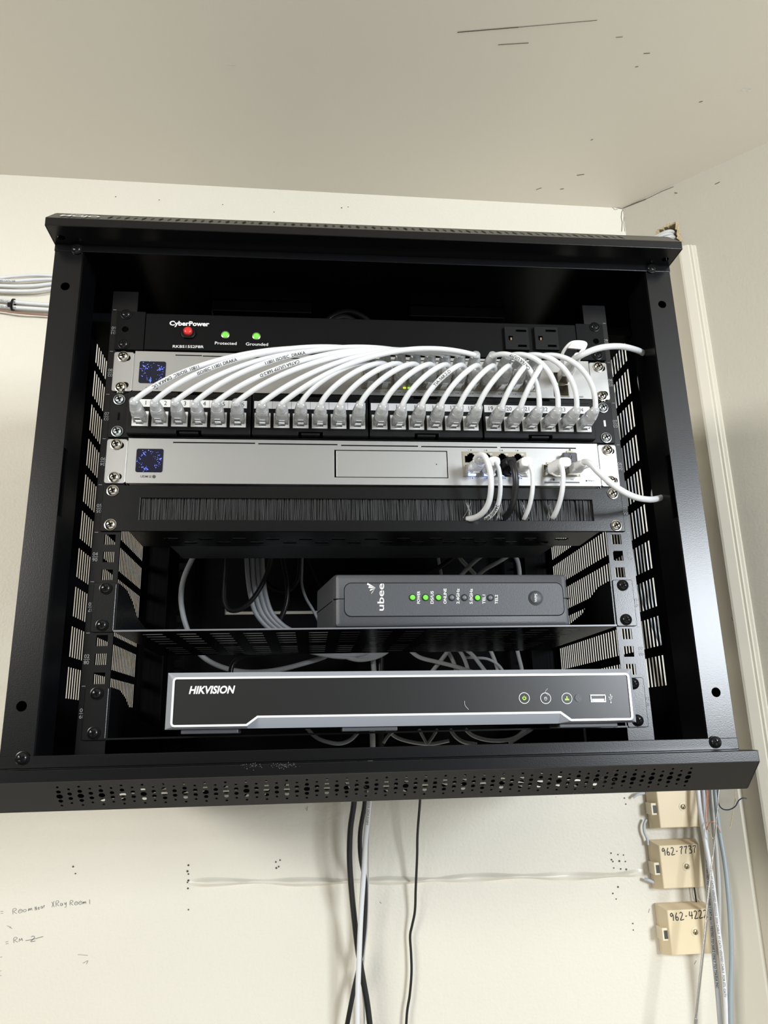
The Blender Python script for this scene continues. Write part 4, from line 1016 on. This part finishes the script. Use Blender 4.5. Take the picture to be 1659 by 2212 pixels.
# ---- cables from the gateway into the brush strip
def px_path(pts, n=8): return smooth_path([p if isinstance(p, Vector) else at(*p) for p in pts], n)
def short_plug(root, loc, m, tilt=0.0, sgn=1):
    """stubby moulded boot bending downward"""
    b = MB(); b.box(-.0056, .0056, -.0050, .008, -.0038, .0036); me = b.mesh('plug', 'clear' if m != 'blackp' else 'blackp'); o = inst('plug', me, loc, root)
    b = MB(); R = []
    for k in range(13):
        t = k/12; y = -.0045-.0175*t; hx = .0068-.0016*t; hz = .0062-.0016*t
        if k > 3: q = 1+.05*(1 if k % 2 else -1); hx *= q; hz *= q
        R.append([(math.copysign(abs(math.cos(a))**.72, math.cos(a))*hx+tilt*t*t, y, math.copysign(abs(math.sin(a))**.72, math.sin(a))*hz+.001*t) for a in [2*PI*i/20 for i in range(20)]])
    b.loft(R); me = b.mesh('boot', m, smooth=60); c = bpy.data.objects.new('boot', me); COL.objects.link(c); c.parent = o
    b = MB(); b.tube([Vector((x_, y_, z_)) for x_, y_, z_ in ((-.0038, -.006, -.005), (-.0036, -.012, -.0085), (-.002, -.0145, -.0105), (.002, -.0145, -.0105), (.0036, -.012, -.0085), (.0038, -.006, -.005))], .0010, 8)
    me = b.mesh('latch_guard', m, smooth=60); c = bpy.data.objects.new('latch_guard', me); COL.objects.link(c); c.parent = o
    return o
G = 'network cables from the gateway into the brush strip'
def gcable(label, loc, pts, r, m, key, text=None, tilt=.002):
    t = thing('network_cable', label, 'network cable', loc, G)
    if key == 'clear': plug(t, loc, 'clear', (.05, 0, .10))
    else: short_plug(t, loc, key, tilt)
    path = px_path(pts, 9); b = MB(); b.tube(path, r, 12); co = b.build('cable', m, t, smooth=80)
    if text: tx = MB(); tube_text(tx, path, r, text[0], text[1], .0028, flip=text[2] if len(text) > 2 else False); tx.build('cable_lettering', 'ink', co)
gcable('white cable with clear blue-lit plug in the leftmost lower gateway port', (GX[0], -.0055, GROW[0]),
       [(1027, 992, -.030), (1034, 983, -.037), (1046, 985, -.043), (1057, 1010, -.045), (1061, 1045, -.042), (1056, 1085, -.030), (1042, 1108, -.018), (1026, 1118, -.008), (1010, 1121, .001), (1000, 1120, .012)], .0027, 'cable', 'clear', ('TIA-568.2-D', .135))
gcable('white-booted cable in the second lower gateway port, just left of the black cable', (GX[1], -.0055, GROW[0]),
       [(1064, 1006, -.018), (1070, 1000, -.026), (1077, 1012, -.029), (1081, 1050, -.028), (1077, 1085, -.020), (1066, 1108, -.010), (1050, 1121, .000), (1040, 1124, .010)], .0021, 'cable', 'whitep', ('24AWG 4PR CU', .050))
gcable('thick black cable with a black boot in the third lower gateway port', (GX[2], -.0055, GROW[0]),
       [(1096, 1006, -.018), (1104, 1000, -.027), (1111, 1015, -.031), (1114, 1050, -.029), (1109, 1085, -.020), (1099, 1108, -.009), (1086, 1122, .001), (1078, 1124, .012)], .0030, 'kcable', 'blackp')
gcable('white-booted cable in the last lower gateway port, right of the black cable', (GX[3], -.0055, GROW[0]),
       [(1134, 1008, -.018), (1143, 1005, -.026), (1150, 1020, -.028), (1150, 1060, -.025), (1143, 1095, -.014), (1133, 1118, -.002), (1128, 1122, .008)], .0021, 'cable', 'whitep')
gcable('white cable hanging from the wider socket near the right end of the gateway', ((FX0+FXM)/2, -.0055, .2378),
       [(1198, 1007, -.016), (1212, 1008, -.026), (1216, 1022, -.028), (1215, 1055, -.025), (1208, 1088, -.015), (1197, 1114, -.003), (1191, 1120, .005), (1188, 1122, .014)], .0024, 'cable', 'whitep', tilt=.0055)
# ---- thick white uplink cable from the switch, behind the right post, to the gateway
ul = thing('uplink_cable', 'thick white cable with pull-tab plugs linking switch and gateway past the right post', 'network cable', at(1215, 815, -.006))
A_ = at(1211, 806, -.006); B_ = at(1238, 788, -.050)
path = px_path([(1240, 777, -.046), (1258, 766, -.056), (1290, 753, -.060), (1335, 748, -.050), (1372, 755, -.030), (1392, 765, -.006), (1403, 777, .0105), Vector((.2862, .020, .352)), Vector((.2905, .026, .325)), Vector((.2915, .028, .275)), Vector((.2895, .024, .236)), Vector((.2835, .016, .2185)), (1440, 1067, .0095),
                (1428, 1075, -.010), (1400, 1079, -.030), (1362, 1070, -.044), (1325, 1048, -.048), (1293, 1020, -.048), (1275, 1002, -.044), (1262, 998, -.036), (1250, 1008, -.026)], 8)
b = MB(); b.tube(path, .0029, 12); b.build('cable', 'cable', ul, smooth=80)
def dac(root, p0, p1, w, h, tabpts):
    d = (Vector(p1)-Vector(p0)); L = d.length; d.normalize(); u = Vector((1, 0, 0)); u = (u-d*u.dot(d)).normalized(); v = d.cross(u)
    def R(t, hw, hh, p=4): return [Vector(p0)+d*(L*t)+u*(math.copysign(abs(math.cos(a))**(2/p), math.cos(a))*hw)+v*(math.copysign(abs(math.sin(a))**(2/p), math.sin(a))*hh) for a in [2*PI*i/20 for i in range(20)]]
    b = MB(); b.loft([R(-.15, w*.5, h*.5, 8), R(.35, w*.5, h*.5, 8)]); o = b.build('plug', 'steel', root)
    b = MB(); b.loft([R(.33, w*.48, h*.48, 6), R(.55, w*.44, h*.46, 4), R(.60, w*.37, h*.40, 3), R(.64, w*.40, h*.43, 3), R(.70, w*.35, h*.38, 3), R(.74, w*.38, h*.42, 3), R(.80, w*.33, h*.36, 2.5), R(.84, w*.36, h*.38, 2.5), R(1.0, w*.30, h*.34, 2)]); b.build('boot', 'whitep', o, smooth=50)
    b = MB(); pts = smooth_path(tabpts, 6)
    b.tube(pts, .0016, 8); b.build('pull_tab', 'whitep', o, smooth=60)
    return o
o = dac(ul, at(1213, 822, -.004), at(1249, 768, -.050), .0122, .0098,
        [at(1216, 790, -.020), at(1214, 768, -.032), at(1222, 752, -.040), at(1236, 740, -.045), at(1265, 742, -.046), at(1262, 752, -.045), at(1254, 762, -.046), at(1243, 783, -.044), at(1236, 798, -.034), at(1226, 804, -.024), at(1216, 795, -.020)])
b = MB(); q = [at(1235, 741, -.0462), at(1266, 741, -.0462), at(1257, 755, -.0455), at(1226, 752, -.0425)]
b.frustum([p+Vector((0, .0007, 0)) for p in q], [p+Vector((0, -.0007, 0)) for p in q]); b.build('pull_grip', 'whitep', o)
dac(ul, ((FXM+FX1)/2, -.004, .2378), at(1262, 1000, -.036), .0132, .0098,
    [at(1236, 1002, -.016), at(1244, 1012, -.020), at(1254, 1013, -.024), at(1270, 1007, -.030), at(1282, 1006, -.030), at(1291, 1005, -.030), at(1280, 1004, -.030), at(1262, 1004, -.030)])

# ---- loose cables inside the cabinet
def loose(name, label, pts, r, m, group=None, cat='cable', n=8, parent=None):
    P = px_path(pts, n) 
    b = MB(); b.tube(P, r, 10); o = b.build(name, m, None, smooth=80); centre(o); tag(o, label, cat, group); return o, P
LG = 'loose cables inside the cabinet'
loose('loose_cable', 'pale cable bowing out at the far left behind the middle shelf', [(440, 1165, .27), (415, 1208, .29), (397, 1250, .30), (391, 1290, .31), (396, 1330, .31), (408, 1368, .315), (428, 1408, .32), (455, 1430, .325), (500, 1447, .33), (545, 1452, .335), (600, 1447, .34), (660, 1432, .345), (702, 1418, .35), (730, 1400, .35)], .0033, 'lgcable', LG)
for k, (dx, lab) in enumerate(((0, 'left edge'), (12, 'second strand'), (23, 'third strand'), (33, 'right edge'))):
    loose('loose_cable', 'pale cable in the bundle behind the middle shelf, %s of the bundle' % lab, [(533+dx, 1165, .29+.004*k), (533+dx, 1205, .29), (536+dx, 1250, .295), (542+dx, 1290, .30), (553+dx*1.05, 1325, .305), (575+dx*1.15, 1352, .31), (605+dx*1.3, 1372, .315), (650+dx, 1400, .32), (710+dx, 1416-3*k, .325), (760+dx, 1418-4*k, .33), (800+dx, 1405, .335)], .0031, 'lgcable', LG)
loose('power_cord', 'black cord hooked in a U left of the pale bundle', [(592, 1165, .26), (584, 1215, .265), (570, 1255, .27), (545, 1295, .272), (520, 1316, .274), (497, 1318, .276), (486, 1300, .278), (486, 1260, .28), (490, 1215, .282), (492, 1165, .284)], .0030, 'kcable', LG)
loose('power_cord', 'black cord dropping right of the pale bundle', [(607, 1165, .31), (612, 1215, .31), (620, 1260, .31), (619, 1300, .31), (607, 1335, .312), (590, 1365, .315)], .0034, 'kcable', LG)
loose('power_cord', 'black cord drooping in a shallow loop between bundle and modem', [(646, 1165, .33), (647, 1215, .33), (640, 1260, .33), (618, 1278, .33), (590, 1272, .33), (572, 1255, .33)], .0030, 'kcable', LG)
loose('loose_cable', 'thin pale cable slanting down to the left side of the modem', [(653, 1165, .33), (652, 1230, .33), (652, 1262, .33), (660, 1290, .33), (676, 1318, .33), (690, 1345, .33)], .0020, 'lgcable', LG)
loose('power_cord', 'thin black cord slanting down beside the modem top corner', [(660, 1190, .36), (676, 1235, .36), (692, 1268, .36), (706, 1290, .36)], .0017, 'kcable', LG)
loose('loose_cable', 'thin pale cable standing behind the modem left of the black cord', [(945, 1165, .34), (947, 1205, .34), (952, 1235, .34), (955, 1260, .34)], .0022, 'lgcable', LG)
loose('loose_cable', 'pale cable dipping down right behind the modem with dark print', [(985, 1165, .30), (985, 1185, .30), (992, 1203, .30), (1008, 1222, .30), (1025, 1240, .30), (1040, 1260, .30)], .0027, 'lgcable', LG)
loose('loose_cable', 'pale cable slanting down left behind the modem', [(1085, 1165, .28), (1060, 1187, .28), (1035, 1205, .28), (1012, 1225, .28), (990, 1250, .28)], .0027, 'lgcable', LG)
loose('loose_cable', 'pale cable slanting down left nearer the right end of the modem', [(1150, 1165, .26), (1118, 1187, .26), (1080, 1212, .26), (1045, 1232, .26), (1020, 1255, .26)], .0026, 'lgcable', LG)
loose('loose_cable', 'pale cable curling over and down behind the right end of the modem', [(1040, 1180, .33), (1068, 1180, .33), (1095, 1188, .33), (1114, 1204, .33), (1121, 1228, .33), (1122, 1262, .33)], .0032, 'lgcable', LG)
loose('power_cord', 'black cord slanting up right behind the modem top', [(920, 1240, .27), (955, 1222, .27), (985, 1200, .27), (1010, 1180, .27), (1030, 1165, .27)], .0032, 'kcable', LG)
loose('power_cord', 'black cord looped over above the recorder left end', [(500, 1470, .24), (499, 1447, .24), (506, 1430, .24), (525, 1419, .24), (560, 1413, .24), (600, 1405, .25)], .0029, 'kcable', LG)
for k in range(3):
    loose('loose_cable', 'pale cable sagging in a shallow coil under the shelf centre, %s of three' % ('lowest', 'middle', 'topmost')[k], [(720, 1395, .33), (738, 1414-2*k, .33), (770, 1425-4*k, .33+.004*k), (808, 1421-4*k, .33), (835, 1408, .33), (850, 1390, .33)], .0028, 'lgcable', LG)
loose('loose_cable', 'pale cable hanging straight behind the recorder centre', [(806, 1400, .345), (806, 1425, .345), (808, 1455, .345), (806, 1500, .345), (804, 1560, .345), (805, 1600, .345), (806, 1640, .345)], .0036, 'lgcable', LG)
loose('power_cord', 'thick black cord hanging straight behind the recorder, right of the pale cable', [(822, 1395, .35), (822, 1425, .35), (822, 1470, .35), (822, 1560, .352), (822, 1620, .355)], .0052, 'kcable', LG)
heap = [('first', [(880, 1400, .30), (905, 1419, .30), (945, 1430, .30), (985, 1440, .30), (1030, 1455, .30)]), ('second', [(930, 1455, .31), (945, 1436, .31), (962, 1414, .31), (975, 1395, .31)]),
        ('third', [(960, 1395, .32), (972, 1415, .32), (982, 1436, .32), (986, 1460, .32)]), ('fourth', [(985, 1395, .325), (1000, 1417, .325), (1008, 1437, .325), (1014, 1460, .325)]), ('fifth', [(1002, 1400, .33), (1022, 1416, .33), (1036, 1434, .33), (1052, 1455, .33)]),
        ('sixth', [(1000, 1420, .34), (1030, 1421, .34), (1055, 1424, .34), (1078, 1438, .34), (1090, 1455, .34)]), ('seventh', [(1055, 1395, .345), (1064, 1415, .345), (1072, 1436, .345), (1078, 1460, .345)]), ('eighth', [(1115, 1395, .35), (1121, 1420, .35), (1127, 1445, .35), (1130, 1470, .35)])]
for k, (nm, pts) in enumerate(heap): loose('loose_cable', 'grey cable in the tangle above the recorder, %s from the left' % nm, pts, .0027 if k != 5 else .0019, 'lgcable', LG)
low = [('a shallow loop left of the centre', [(660, 1570, .30), (682, 1592, .30), (705, 1602, .30), (735, 1606, .30), (757, 1598, .30), (775, 1580, .30)], .0024), ('a short slant right of the centre cable', [(855, 1575, .30), (838, 1590, .30), (828, 1605, .30)], .0020),
       ('a long droop to the right of centre', [(835, 1575, .31), (855, 1592, .31), (885, 1602, .31), (930, 1607, .31), (970, 1600, .31)], .0022), ('the left arm of a V', [(905, 1575, .30), (914, 1592, .30), (922, 1606, .30)], .0019), ('the right arm of a V', [(945, 1575, .30), (934, 1592, .30), (922, 1608, .30)], .0020),
       ('a curve beside the V', [(972, 1575, .31), (985, 1592, .31), (1000, 1602, .31), (1030, 1608, .31)], .0024), ('a wide loop right of the V', [(1005, 1575, .30), (1020, 1588, .30), (1050, 1598, .30), (1090, 1599, .30), (1115, 1592, .30), (1135, 1575, .30)], .0024), ('a slant crossing the wide loop', [(1150, 1575, .32), (1125, 1590, .32), (1100, 1605, .32)], .0022), ('a stub near the right end', [(1266, 1572, .33), (1267, 1590, .33), (1270, 1610, .33)], .0038)]
for nm, pts, r in low: loose('loose_cable', 'grey cable under the recorder, '+nm, pts, r, 'lgcable', LG)
loose('power_cord', 'shiny black cord arched above the surge protector', [Vector((-.050, .10, .390)), Vector((-.046, .090, .432)), Vector((-.034, .088, .449)), Vector((-.014, .086, .4565)), Vector((.006, .088, .449)), Vector((.020, .092, .432)), Vector((.03, .11, .39))], .0035, 'kcable', LG)
loose('power_cord', 'second shiny black cord in a lower arch above the surge protector', [Vector((-.042, .075, .390)), Vector((-.036, .07, .430)), Vector((-.020, .068, .4385)), Vector((-.004, .07, .430)), Vector((.008, .08, .39))], .0035, 'kcable', LG)

# ================================================================ CABLES AND BOXES ON THE WALLS
HC = 'cables hanging below the cabinet'
loose('power_cord', 'thickest black cord hanging below the cabinet, leftmost', [(764, 1640, .34), (764, 1700, .345), (765, 1730, .35), (757, 1790, .355), (755, 1850, .36), (759, 1920, .37), (766, 1990, .38), (773, 2050, .385), (785, 2120, .39), (795, 2180, .392), (806, 2300, .394), (808, 2420, .394)], .0037, 'kcable', HC)
loose('power_cord', 'black cord weaving behind the white cable below the cabinet', [(790, 1640, .35), (789, 1700, .355), (788, 1735, .36), (778, 1800, .37), (779, 1850, .375), (788, 1900, .385), (789, 1960, .39), (784, 2030, .395), (775, 2090, .396), (762, 2150, .396), (740, 2280, .396), (735, 2420, .396)], .0031, 'kcable', HC)
o, P = loose('network_cable', 'white printed cable hanging straight down below the cabinet centre', [(800, 1640, .335), (799, 1700, .34), (797, 1740, .345), (790, 1810, .35), (786, 1880, .358), (780, 1970, .364), (776, 2060, .37), (773, 2150, .373), (772, 2420, .375)], .0033, 'cable', HC)
b = MB(); tube_text(b, P, .0033, '6002233 2024 010FT', .045, .0028, flip=False); b.build('cable_lettering', 'printd', o)
loose('network_cable', 'thin pale cable hanging just right of the white printed cable', [(800, 1650, .37), (798, 1740, .375), (796, 1850, .385), (795, 1930, .392), (793, 2000, .396), (786, 2070, .398), (783, 2140, .398), (786, 2180, .398), (783, 2420, .398)], .0011, 'gcable', HC)
loose('power_cord', 'thin black cord hanging alone right of the other cords', [(910, 1640, .36), (909, 1700, .365), (907, 1735, .37), (902, 1800, .38), (901, 1850, .39), (898, 1920, .40), (896, 1970, .405), (890, 2000, .408), (886, 2020, .41), (888, 2060, .41), (889, 2100, .41), (885, 2150, .41), (879, 2190, .41), (874, 2420, .41)], .0017, 'kcable', HC)
LW = 'cables on the wall left of the cabinet'
Yc = .412
for k, (lab, ys, r, m) in enumerate((('topmost white cable left of the cabinet', (600, 597, 594, 596), .0025, 'cable'), ('printed white cable second from top left of the cabinet', (606, 607, 604, 603), .0027, 'cable'), ('white cable third from top left of the cabinet', (617, 618, 617, 612), .0028, 'cable'), ('white cable at the bottom of the upper run left of the cabinet', (628, 629, 628, 622), .0028, 'cable'),
                                     ('upper white cable of the tied pair left of the cabinet', (648, 652, 656, 659), .0030, 'cable'), ('lower white cable of the tied pair left of the cabinet', (661, 664, 667, 670), .0030, 'cable'), ('brown cable under the tied white pair', (671, 675, 679, 682), .0014, 'brown'))):
    o, P = loose('network_cable' if m == 'cable' else 'telephone_wire', lab, [(-220, ys[0]-6, Yc), (-90, ys[0]-2, Yc), (0, ys[0], Yc-.002*(k % 2)), (30, ys[1], Yc-.002), (75, ys[2], Yc-.002*(k % 2)), (125, ys[3], Yc), (200, ys[3]+2, Yc), (300, ys[3]+4, Yc)], r, m, LW)
    if k in (1, 4, 5):
        b = MB(); tube_text(b, P, r, 'E188630 CMR 24AWG VERIFIED CAT6 568', .105, .0026); b.build('cable_lettering', 'printd', o)
tie = thing('cable_tie', 'black cable tie around the lower white cables left of the cabinet', 'cable tie', at(28, 658, Yc))
c = at(29, 659, Yc); b = MB(); R = []
for k in range(25):
    a = 2*PI*k/24; p = c+Vector((.0006*math.sin(a), -.0058*math.cos(a)-.001, .0092*math.sin(a))); dirv = Vector((.0016, 0, 0)); nrm = Vector((0, -math.cos(a), math.sin(a)))
    R.append([p-dirv, p+dirv, p+dirv+nrm*.0008, p-dirv+nrm*.0008])
b.loft(R, cap=False); b.build('strap', 'blackp', tie)
b = MB(); b.obox(at(20.5, 658, Yc-.0078), Vector((.0026, 0, 0)), Vector((0, .0020, 0)), Vector((0, 0, .0030))); b.build('buckle', 'blackp', tie, bevel=.0004)

# ---- cables coming out of the ragged opening in the angled wall
HG = 'grey cables in the wall opening'
for k in range(6):
    z_ = hz-.0045-.0052*k; s_ = hs+.002-.0022*(k % 2)
    xk, yk = .4520+.0062*(k % 3), .3990+.0062*(k//3)
    P = [rwp(s_, -.07, z_+.004), rwp(s_-.001, -.02, z_+.002), rwp(s_-.004, .006+.002*(k % 2), z_), rwp(s_-.022, .016+.003*(k % 2), z_-.006), rwp(s_-.045, .024, z_-.020), Vector((xk, yk, hz-.105)), Vector((xk-.014, yk-.004, .60)), Vector((xk-.050, yk-.012, .50)), Vector((xk-.105, yk-.022, .435)), Vector((.3020, .362+.009*(k % 3), .40-.008*(k//3)))]
    loose('network_cable', 'grey cable out of the ragged wall hole, %s from the top' % ('first', 'second', 'third', 'fourth', 'fifth', 'sixth')[k], P, .0030, 'gcable', HG)

# ---- almond telephone boxes
def phone_box(label, bl, br, bt, bb, number=None, dy=0.0):
    """bl.. are pixels on the wall for the base; the front is inset"""
    x0 = at(bl, (bt+bb)/2, WY).x; x1 = x0+.066; z1 = at((bl+br)/2, bt, WY).z; z0 = z1-.0600
    yF = WY-.024
    t = thing('telephone_box', label, 'telephone box', ((x0+x1)/2, WY, z0), 'almond telephone boxes in the corner')
    fx0, fx1, fz0, fz1 = x0+.0065, x1-.0035, z0+.0022, z1-.0050
    b = MB(); q = lambda X0, X1, Z0, Z1, Y: [(X0, Y, Z0), (X1, Y, Z0), (X1, Y, Z1), (X0, Y, Z1)]
    b.loft([q(x0, x1, z0, z1, WY-.0006), q(x0, x1, z0, z1, WY-.010), q(fx0, fx1, fz0, fz1, yF)]); b.build('cover', 'ivory', t, bevel=.0010)
    b = MB(); zc_ = z0+.026                                      # jack on the left flank
    b.box(x0-.0022, x0+.0070, yF+.0035, WY-.002, zc_-.0075, zc_+.0078); j = b.build('jack', 'ivory2', t, bevel=.0006)
    b = MB(); b.box(x0+.0002, x0+.0048, yF+.0032, yF+.0040, zc_-.0052, zc_+.0048); b.build('jack_hole', 'printk', j)
    c = Vector((fx0+(fx1-fx0)*.625, yF, fz0+(fz1-fz0)*.49))
    b = MB(); b.lathe(c, (0, -1, 0), [(.0056, 0), (.0056, .0006), (.0048, .0007), (.0046, .0001)], 24); r_ = b.build('screw_ring', 'ivory2', t, smooth=40)
    b = MB(); b.lathe(c, (0, -1, 0), [(.0034, 0), (.0034, .0010), (.0026, .0016), (.0001, .0017)], 20); s_ = b.build('screw', 'brass', t, smooth=50, label='brass slotted screw')
    b = MB(); b.obox(c+Vector((0, -.00165, 0)), Vector((.0012, 0, .0026)), Vector((0, .0002, 0)), Vector((.0004, 0, -.0002))); b.build('screw_slot', 'dark', s_)
    if number:
        b = MB(); hand(b, number, Vector((fx0+.0035, yF-.0003, fz1-.0125)), Vector((fx0+(.0560 if number.endswith('222') else .0535), yF-.0003, fz1-.0103)), .0092, .0011); b.build('handwriting', 'ink', t, label='handwritten black number')
    return t
phone_box('almond telephone box topmost in the corner, partly hidden by the cabinet', 1396, 1515, 1687, 1790)
phone_box('almond telephone box with handwritten number ending 7737', 1402, 1520, 1811, 1915, '962-7737')
phone_box('almond telephone box lowest in the corner, handwritten number ending 4222', 1419, 1535, 1947, 2060, '962-4222')
TB = 'cables in the wall corner below the cabinet'
loose('telephone_wire', 'grey wire between the left edges of the two upper almond boxes', [(1396, 1770, .412), (1391, 1782, .412), (1392, 1797, .412), (1398, 1812, .412), (1400, 1825, .412)], .0018, 'lgcable', TB)
loose('telephone_wire', 'grey wire stub left of the upper almond box', [(1367, 1723, .414), (1377, 1716, .412), (1392, 1713, .412)], .0019, 'lgcable', TB)
loose('telephone_wire', 'grey wire ends left of the middle almond box', [(1392, 1899, .414), (1400, 1901, .412), (1412, 1906, .412)], .0022, 'lgcable', TB)
loose('telephone_wire', 'thin black wire joining the two lower almond boxes', [(1497, 1900, .412), (1499, 1914, .412), (1503, 1940, .412), (1505, 1955, .412)], .0010, 'kcable', TB)
loose('telephone_wire', 'thin yellowish wire beside the black wire joining the lower boxes', [(1504, 1900, .414), (1504, 1915, .414), (1507, 1940, .414), (1516, 1950, .414)], .0007, 'ivory', TB)
o, P = loose('network_cable', 'thick white cable running down the corner across the lowest box', [rwp(hs-.004, -.05, hz-.024), rwp(hs-.008, .010, hz-.026), rwp(hs-.040, .034, hz-.050), Vector((0.4400, .396, .64)), Vector((0.4400, .396, .40)), Vector((0.4440, .394, .20)), (1498, 1620, .385), (1506, 1690, .382), (1512, 1750, .378), (1522, 1810, .374), (1533, 1870, .372), (1542, 1930, .370), (1549, 1990, .370), (1558, 2060, .371), (1565, 2130, .372), (1569, 2200, .373), (1571, 2420, .373)], .0031, 'cable', TB)
b = MB(); tube_text(b, P, .0031, 'FT CATV VERIFIED E0222222 2024 CABLE  FT CATV VERIFIED CABLE  FOR ETL CATV', 1.06, .0026); b.build('cable_lettering', 'printd', o)
o, P = loose('network_cable', 'grey printed cable running down behind the white corner cable', [rwp(hs-.004, -.05, hz-.024), rwp(hs-.008, .010, hz-.026), rwp(hs-.040, .034, hz-.050), Vector((0.4335, .396, .64)), Vector((0.4335, .396, .40)), Vector((0.4375, .394, .20)), (1515, 1640, .395), (1519, 1710, .392), (1524, 1790, .386), (1527, 1860, .382), (1531, 1930, .380), (1537, 2000, .380), (1543, 2070, .381), (1550, 2140, .382), (1572, 2420, .383)], .0031, 'lgcable', TB)
b = MB(); tube_text(b, P, .0031, 'CAT-6e --- TESTED TO TIA/EIA 568B.2 CAT-6e --- TESTED TO 568.2 ONLY TO TIA/EIA INC', 1.04, .0028); b.build('cable_lettering', 'ink', o)
loose('network_cable', 'grey cable right of the white cable in the corner', [rwp(hs-.004, -.05, hz-.024), rwp(hs-.008, .010, hz-.026), rwp(hs-.040, .034, hz-.050), Vector((0.4270, .396, .64)), Vector((0.4270, .396, .40)), Vector((0.4310, .394, .20)), (1528, 1640, .395), (1534, 1710, .392), (1541, 1780, .388), (1548, 1850, .386), (1552, 1910, .388), (1553, 1970, .392), (1552, 2030, .396)], .0030, 'gcable', TB)
loose('network_cable', 'blue-grey cable bowing out rightmost in the corner', [rwp(hs-.004, -.05, hz-.024), rwp(hs-.008, .010, hz-.026), rwp(hs-.040, .034, hz-.050), Vector((0.4205, .396, .64)), Vector((0.4205, .396, .40)), Vector((0.4245, .394, .20)), (1540, 1640, .385), (1545, 1710, .380), (1553, 1790, .374), (1565, 1860, .368), (1573, 1930, .364), (1578, 2000, .364), (1580, 2070, .366), (1578, 2140, .369), (1582, 2420, .371)], .0029, 'bcable', TB)
for k, (dx, m, lab) in enumerate(((0, 'copper', 'copper-coloured wire dropping beside the white corner cable'), (3, 'brown', 'brown wire dropping beside the white corner cable'))):
    loose('telephone_wire', lab, [(1526+dx, 1680, .378), (1527+dx, 1720, .376), (1525+dx*.5, 1760, .374), (1526, 1790, .372)], .0008, m, TB)
loose('telephone_wire', 'copper wire kinked into a small peak at the rod', [(1526, 1793, .366), (1533, 1778, .364), (1540, 1775, .362), (1548, 1781, .362), (1553, 1790, .362), (1557, 1799, .362)], .0006, 'copper', TB)
loose('telephone_wire', 'pale copper wire zigzagging down from the kinked wire', [(1528, 1790, .368), (1533, 1797, .364), (1537, 1808, .362), (1543, 1812, .362), (1546, 1795, .362)], .0006, 'plaster', TB)
loose('telephone_wire', 'dark blue wire curling out to the right below the cabinet', [(1548, 1680, .375), (1550, 1715, .372), (1554, 1740, .368), (1562, 1748, .364), (1575, 1749, .360), (1588, 1742, .356), (1596, 1729, .354), (1604, 1724, .352), (1613, 1725, .351)], .0008, 'navy', TB)
loose('telephone_wire', 'thin pale wire dangling right of the rod', [(1585, 1690, .36), (1589, 1720, .36), (1584, 1750, .36), (1580, 1775, .36), (1577, 1789, .36)], .0005, 'plaster', TB)
rod = thing('metal_rod', 'thin telescopic metal rod leaning in front of the almond boxes', 'rod', at(1502, 2205, .352))
for (a_, c_, r) in (((1555, 1680, .352), (1546, 1785, .352), .0010), ((1547, 1783, .352), (1524, 1990, .352), .0013), ((1526, 1987, .352), (1502, 2204, .352), .0019), ((1503, 2200, .352), (1484, 2420, .352), .0026)):
    b = MB(); b.tube([at(*a_), at(*a_).lerp(at(*c_), .5), at(*c_)], r, 12); b.build('rod_section', 'steel', rod, smooth=60)
